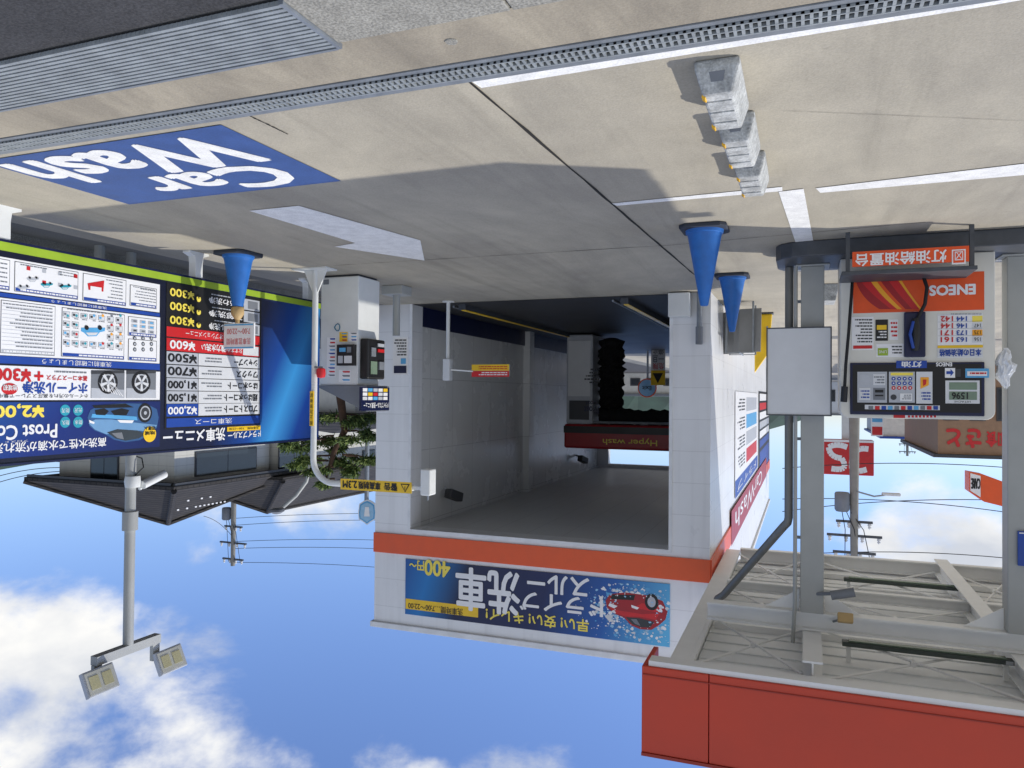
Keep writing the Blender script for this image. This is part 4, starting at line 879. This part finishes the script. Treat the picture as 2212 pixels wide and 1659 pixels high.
# ------------------------------------------------------------ pine
def leaf_cloud(mb,c,rx,ry,rz,n,s,mi2):
    for i in range(n):
        while True:
            d=V((random.uniform(-1,1),random.uniform(-1,1),random.uniform(-1,1)))
            if .2<d.length<1: break
        p=V(c)+V((d.x*rx,d.y*ry,d.z*rz)); u=V((random.gauss(0,1),random.gauss(0,1),random.gauss(.5,.7))).normalized(); w=u.cross(V((random.gauss(0,1),random.gauss(0,1),random.gauss(0,1)))).normalized()
        k=s*random.uniform(.6,1.3); mb.add([p-w*k*.16,p+u*k-w*k*.04,p+u*k+w*k*.04,p+w*k*.16],[(0,1,2,3)],mi2[0] if random.random()<.5 else mi2[1])
D=17.5; base=PD(735,880,D); base.z=0
t=thing('pine_tree','garden pine with layered needle pads behind the menu board','tree',base)
tip=PD(700,1045,D)
pts=[base,base+V((.08,0,1.1)),PD(745,930,D),PD(722,975,D),PD(712,1010,D),tip]
MB().tube(pts,[.12,.11,.085,.065,.045,.02],'trunk',10).build('trunk',t,smooth=True)
pads=[(646,965,.40),(622,957,.26),(690,949,.36),(772,950,.40),(793,938,.26),(664,992,.34),(776,990,.34),(725,905,.46),(786,903,.30),(692,1016,.30),(748,1018,.30),(704,1042,.20),(643,1003,.20),(800,992,.16),(765,916,.34),(732,968,.30),(735,998,.26)]
br_=MB(); lf=MB()
for x,y,r in pads:
    c=PD(x,y,D+random.uniform(-.7,.7)); 
    q=PD(730-(x-730)*-.25,y-8,D); br_.tube([q,(q+c)/2+V((0,0,-.04)),c],[.028,.02,.01],'trunk',6)
    for k in range(5): leaf_cloud(lf,c+V((random.uniform(-r,r)*.65,random.uniform(-r,r)*.65,random.uniform(-.06,.06))),r*.6,r*.6,r*.2,95,.12,('needles','needles_light'))
br_.build('branch',t,smooth=True); lf.build('crown',t)
mb=MB(); n=60; vs=[];fs=[]
for i in range(n+1):
    an=math.radians(-70+175*i/n); d=420; hgt=16+14*math.sin(i*.5)+8*math.sin(i*1.3+1)+ (18 if i>34 else 0)
    vs+=[V((d*math.sin(an),d*math.cos(an),-1)),V((1.15*d*math.sin(an),1.15*d*math.cos(an),max(6,hgt)))]
for i in range(n): fs.append((2*i,2*i+2,2*i+3,2*i+1))
mb.add(vs,fs,'hill').build('hills',kind='structure')
# ------------------------------------------------------------ right background
def bld(name,label,Y,xl,xr,ytop,depth,wm,rm,wins=4,zt=None):
    a=PY(xl,800,Y);c=PY(xr,800,Y); z=PY(xr,ytop,Y).z
    tt=thing(name,label,'building',((a.x+c.x)/2,Y+depth/2,0))
    MB().box(a.x,c.x,Y,Y+depth,0,z,wm).build('wall',tt); MB().box(a.x-.2,c.x+.2,Y-.2,Y+depth+.2,z+.005,z+.15,rm).build('roof',tt)
    for i in range(wins):
        w=(c.x-a.x)/wins; x0=a.x+w*i+w*.2; f=MB().box(x0,x0+w*.6,Y-.06,Y-.003,z*.25,z*.62,'dark_grey').build('window',tt); MB().box(x0+.08,x0+w*.6-.08,Y-.07,Y-.061,z*.25+.08,z*.62-.08,'glass_dark').build('pane',f)
    return tt
rs=bld('restaurant','brown restaurant building with red lettering behind the dispenser',38,2260,2026,980,12,'brown','dark_grey',4)
cv=Canvas('Y',37.98,-1,.01); cv.T('和食',2178,2130,930,962,'red',1,2026,.03); cv.T('さと',2118,2046,926,964,'red',1,2026,.05); cv.build('lettering',rs)
bld('shop','white low shop with blue roof between column and dispenser',55,2025,1908,942,14,'stucco','blue',5)
bld('warehouse','long pale warehouse far behind the canopy column',75,1905,1690,892,15,'off_white','mid_grey',7)
bld('apartment_block','pale block seen far beyond the tunnel exit',48,1500,1320,850,10,'stucco','mid_grey',5)
Y=48; a=PY(1888,952,Y);c=PY(1776,1024,Y)
t=thing('pylon_sign','red rectangular roadside sign with a white curved emblem on a post','sign',((a.x+c.x)/2,Y,0))
MB().box(a.x,c.x,Y,Y+1,a.z,c.z,'red').build('panel',t,bevel=.05); MB().box((a.x+c.x)/2-.3,(a.x+c.x)/2+.3,Y+.3,Y+.8,0,a.z,'white_metal').build('post',t)
cv=Canvas('Y',Y,-1,.01)
def stroke(pts,w,L):
    for i in range(len(pts)-1):
        (xa,ya_),(xb,yb3)=pts[i],pts[i+1]; dx,dy=xb-xa,yb3-ya_; l=math.hypot(dx,dy)
        if l<.01: continue
        nx,ny=-dy/l*w/2,dx/l*w/2
        cv.PG([(xa+nx,ya_+ny),(xb+nx,yb3+ny),(xb-nx,yb3-ny),(xa-nx,ya_-ny)],'white',L+.05*i)
stroke(arc(1876,970,1840,1012,1836,962,8)+arc(1840,1012,1872,1014,1850,1022,5),12,1)
stroke(arc(1796,1012,1818,990,1838,1020,8)+arc(1818,990,1790,966,1792,988,6)+arc(1790,966,1830,966,1806,956,6),12,2)
cv.R(1888,1776,952,957,'white',1); cv.build('emblem',t)
Y=44; a=PY(1908,902,Y);c=PY(1882,942,Y)
t=thing('small_sign','small red and white shop sign beyond the dispenser','sign',((a.x+c.x)/2,Y,0)); MB().box(a.x,c.x,Y,Y+.2,a.z,c.z,'white').build('panel',t); cv=Canvas('Y',Y,-1,.01); cv.R(1906,1884,922,940,'red',1); cv.R(1906,1884,904,912,'sky_blue',1); cv.build('print',t); MB().tube([((a.x+c.x)/2,Y+.1,0),((a.x+c.x)/2,Y+.1,a.z)],.1,'steel',8).build('post',t)
Y=22
t=thing('station_sign','orange and white illuminated sign box beside the far column','sign',(PY(2140,1060,Y).x,Y,0))
mb=MB(); mb.ext([PY(2094,1020,Y),PY(2094,1062,Y),PY(2126,1084,Y),PY(2240,1112,Y),PY(2240,1068,Y),PY(2126,1026,Y)][::-1],(0,.6,0),'orange').build('box',t)
cv=Canvas('Y',Y,-1,.01); cv.PG([(2096,1022),(2096,1060),(2118,1074),(2118,1028)],'white',1); cv.T('CARE',2117,2098,1034,1056,'black',2,bold=.03); cv.build('face',t); q=PY(2200,1080,Y+.3); MB().tube([q,V((q.x,Y+.3,0))],.15,'white_metal',10).build('post',t)
def util_pole(px,ytop,D,label,arms):
    b_=PD(px,ytop,D); t=thing('utility_pole',label,'utility pole',(b_.x,b_.y,0))
    MB().tube([(b_.x,b_.y,0),(b_.x,b_.y,b_.z)],[.2,.12],'pole_concrete',12).build('pole',t,smooth=True)
    for dz_,w in arms:
        c=MB().box(b_.x-w,b_.x+w,b_.y-.05,b_.y+.05,b_.z-dz_,b_.z-dz_+.08,'steel_dark').build('crossarm',t)
        for k in range(4):
            mb=MB(); mb.lathe((b_.x-w+.1+k*(2*w-.2)/3,b_.y,b_.z-dz_+.082),[(.05,0),(.07,.06),(.04,.1),(.06,.15),(.01,.2)],'off_white',8); mb.build('insulator',c)
    mb=MB(); mb.lathe((b_.x+.4,b_.y-.1,b_.z-arms[-1][0]-1.0),[(.22,0),(.25,.05),(.25,.6),(.2,.68),(.01,.7)],'mid_grey',14).build('transformer',t,smooth=True)
    MB().box(b_.x,b_.x+.35,b_.y-.04,b_.y+.04,b_.z-arms[-1][0]-.6,b_.z-arms[-1][0]-.54,'steel_dark').build('bracket',t)
    for k in range(3): MB().tube([(b_.x-.5+k*.4,b_.y,b_.z-arms[0][0]+.2),(b_.x-.3+k*.3,b_.y-.15,b_.z-arms[-1][0]+.3),(b_.x+.1+k*.15,b_.y-.1,b_.z-arms[-1][0]-.3)],.014,'wire',5).build('jumper_cable',t)
    return b_
util_pole(503,1222,42,'concrete utility pole with crossarms rising behind the house roof',((.4,.7),(1.3,.9),(2.2,.6)))
util_pole(1845,1222,27,'tall concrete utility pole with transformer seen under the canopy',((.5,.7),(1.1,.9),(1.6,.6)))
util_pole(1960,985,80,'distant utility pole far beyond the restaurant',((.5,.8),(1.3,.8)))
def wire(a,b_,sag,label,r=.014):
    pts=[]
    for k in range(15):
        u=k/14; p=V(a)*(1-u)+V(b_)*u; p.z-=sag*4*u*(1-u); pts.append(p)
    MB().tube(pts,r,'wire',5).build('power_line',label=label,cat='power line',group='overhead power lines')
ends=[(820,1128),(820,1142),(820,1186),(820,1205),(820,1246)]
nm=['lowest','second lowest','middle','second highest','highest']
for i,((x,y),ys) in enumerate(zip(ends,(1120,1135,1170,1185,1215))): wire(PD(503,ys,42),PD(1250,y+(y-ys)*1.2,46),.5,nm[i]+' wire from the pole behind the house to the car wash')
wire(PD(503,1160,42),PD(440,1115,40),.2,'short hanging wire left of the pole behind the house'); wire(PD(-40,1055,60),PD(140,1018,60),.3,'upper wire at the far edge beyond the house roof',.03); wire(PD(-40,1040,60),PD(140,1010,60),.3,'lower wire at the far edge beyond the house roof',.03)
for i,(ya_,ym,yb_2) in enumerate(((1078,1075,1120),(1105,1100,1085),(1200,1190,1215),(1012,1014,1018))): wire(PD(1690,ya_,30),PD(2260,yb_2,28),.25,['wire sloping across the sky above the red roadside sign','wire crossing between the column and the orange sign box','wire just under the canopy back edge','lowest wire passing the red roadside sign'][i],.016)
a=PD(1852,1062,26.8);c=PD(1925,1068,26.8)
t=thing('street_lamp','small street lamp on an arm fixed to the tall utility pole','street lamp',a)
MB().tube([a,(a+c)/2+V((0,0,.12)),c],.03,'steel',8).build('arm',t); MB().obox(c,(.6,.25,.1),Matrix.Identity(3),'off_white').build('lamp_head',t,bevel=.03)
D=40; c=PD(793,1107,D); t=thing('emblem_sign','pale blue crest shaped sign showing a white cup behind the roof','sign',(c.x,c.y,0))
ux=R0
def E(a_,b_,k=0): return c+ux*a_+V((0,0,b_))-F0*k
def ring(sx,sz,k): return [E(a_*sx,b_*sz,k) for a_,b_ in ((-.42,-.45),(-.2,-.6),(0,-.68),(.2,-.6),(.42,-.45),(.47,0),(.44,.36),(.2,.5),(.0,.66),(-.2,.5),(-.44,.36),(-.47,0))]
mb=MB(); mb.ext(ring(1,1,0),F0*.15,'white').build('panel',t)
mb=MB(); mb.poly(ring(.9,.9,.02),'sky_blue').poly(ring(.76,.78,.04),'pale_blue').poly([E(-.10,-.3,.06),E(.10,-.3,.06),E(.15,.2,.06),E(-.15,.2,.06)],'white').build('emblem',t)
MB().tube([(c.x+.1,c.y+.1,0),(c.x+.1,c.y+.1,c.z-.5)],.12,'steel',8).build('post',t)
# ------------------------------------------------------------ light
sd=bpy.data.lights.new('sun','SUN'); sd.energy=3.2; sd.angle=math.radians(.5); sd.color=(1,.95,.86)
so=bpy.data.objects.new('sun',sd); COL.objects.link(so); so.rotation_euler=V((1,-.54,-1)).to_track_quat('-Z','Y').to_euler(); so.location=(-20,10,20)
w=bpy.data.worlds.new('World'); sc.world=w; w.use_nodes=True; nt=w.node_tree; N=nt.nodes; L=nt.links
bg=N['Background']; sk=N.new('ShaderNodeTexSky'); sk.sky_type='NISHITA'; sk.sun_disc=False; sk.sun_elevation=math.radians(41.3); sk.sun_rotation=math.radians(-61.6); sk.dust_density=.4; sk.ozone_density=2.5
tc=N.new('ShaderNodeTexCoord')
def mth(op,a,b=None,c=None):
    n=N.new('ShaderNodeMath'); n.operation=op
    for i,v in enumerate((a,b,c)):
        if v is None: continue
        if isinstance(v,(int,float)): n.inputs[i].default_value=v
        else: L.new(v,n.inputs[i])
    return n.outputs[0]
mp=N.new('ShaderNodeMapping'); mp.inputs['Scale'].default_value=(1,1,1.7); mp.inputs['Location'].default_value=(.3,.1,.2); L.new(tc.outputs['Generated'],mp.inputs[0])
no=N.new('ShaderNodeTexNoise'); no.inputs['Scale'].default_value=4.2; no.inputs['Detail'].default_value=10; no.inputs['Roughness'].default_value=.56; no.inputs['Distortion'].default_value=.15; L.new(mp.outputs[0],no.inputs['Vector'])
tot=None
for d,rin,rout,amp in [(ray(px,py).normalized(),a_,b_,c_) for px,py,a_,b_,c_ in ((20,1590,4,12,.36),(330,1640,3,12,.34),(560,1640,1,6,.2),(1180,1690,1,7,.14),(850,1640,1,5,.12),(2010,1180,1,7,.22),(1830,1040,1,6,.10),(700,1135,1,5,.20),(430,1135,1,4,.14),(30,1090,1,4,.10))]+[((-F0*.9+V((0,0,.43))).normalized(),20,85,.34),(V((0,0,1)),22,52,.30)]:  # last two masks: unseen clouds behind camera and overhead, added to whiten fill light
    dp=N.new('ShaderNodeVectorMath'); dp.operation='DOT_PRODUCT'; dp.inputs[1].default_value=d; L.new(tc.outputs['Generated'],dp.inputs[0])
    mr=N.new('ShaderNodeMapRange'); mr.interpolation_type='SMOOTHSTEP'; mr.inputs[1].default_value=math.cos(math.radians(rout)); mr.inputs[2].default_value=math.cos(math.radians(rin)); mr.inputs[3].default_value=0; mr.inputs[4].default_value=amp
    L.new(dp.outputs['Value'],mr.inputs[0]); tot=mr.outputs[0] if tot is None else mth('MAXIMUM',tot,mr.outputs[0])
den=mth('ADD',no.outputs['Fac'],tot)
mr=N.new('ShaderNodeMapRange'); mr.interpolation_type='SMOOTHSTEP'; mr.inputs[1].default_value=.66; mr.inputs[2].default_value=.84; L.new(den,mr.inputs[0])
n2=N.new('ShaderNodeTexNoise'); n2.inputs['Scale'].default_value=6; n2.inputs['Detail'].default_value=6; L.new(mp.outputs[0],n2.inputs['Vector'])
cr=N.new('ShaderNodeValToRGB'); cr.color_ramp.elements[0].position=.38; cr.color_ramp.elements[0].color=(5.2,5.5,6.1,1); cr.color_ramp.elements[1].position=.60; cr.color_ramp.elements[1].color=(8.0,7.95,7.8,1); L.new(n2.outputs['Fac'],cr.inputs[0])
tint=N.new('ShaderNodeMix'); tint.data_type='RGBA'; tint.blend_type='MULTIPLY'; tint.inputs[0].default_value=1; L.new(sk.outputs[0],tint.inputs[6]); tint.inputs[7].default_value=(1.0,1.08,1.40,1)
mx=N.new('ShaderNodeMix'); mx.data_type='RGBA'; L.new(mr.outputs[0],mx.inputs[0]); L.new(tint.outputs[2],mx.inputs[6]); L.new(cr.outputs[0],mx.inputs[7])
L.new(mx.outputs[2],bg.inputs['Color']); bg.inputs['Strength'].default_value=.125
sc.view_settings.view_transform='Standard'; sc.view_settings.look='None'; sc.view_settings.exposure=0
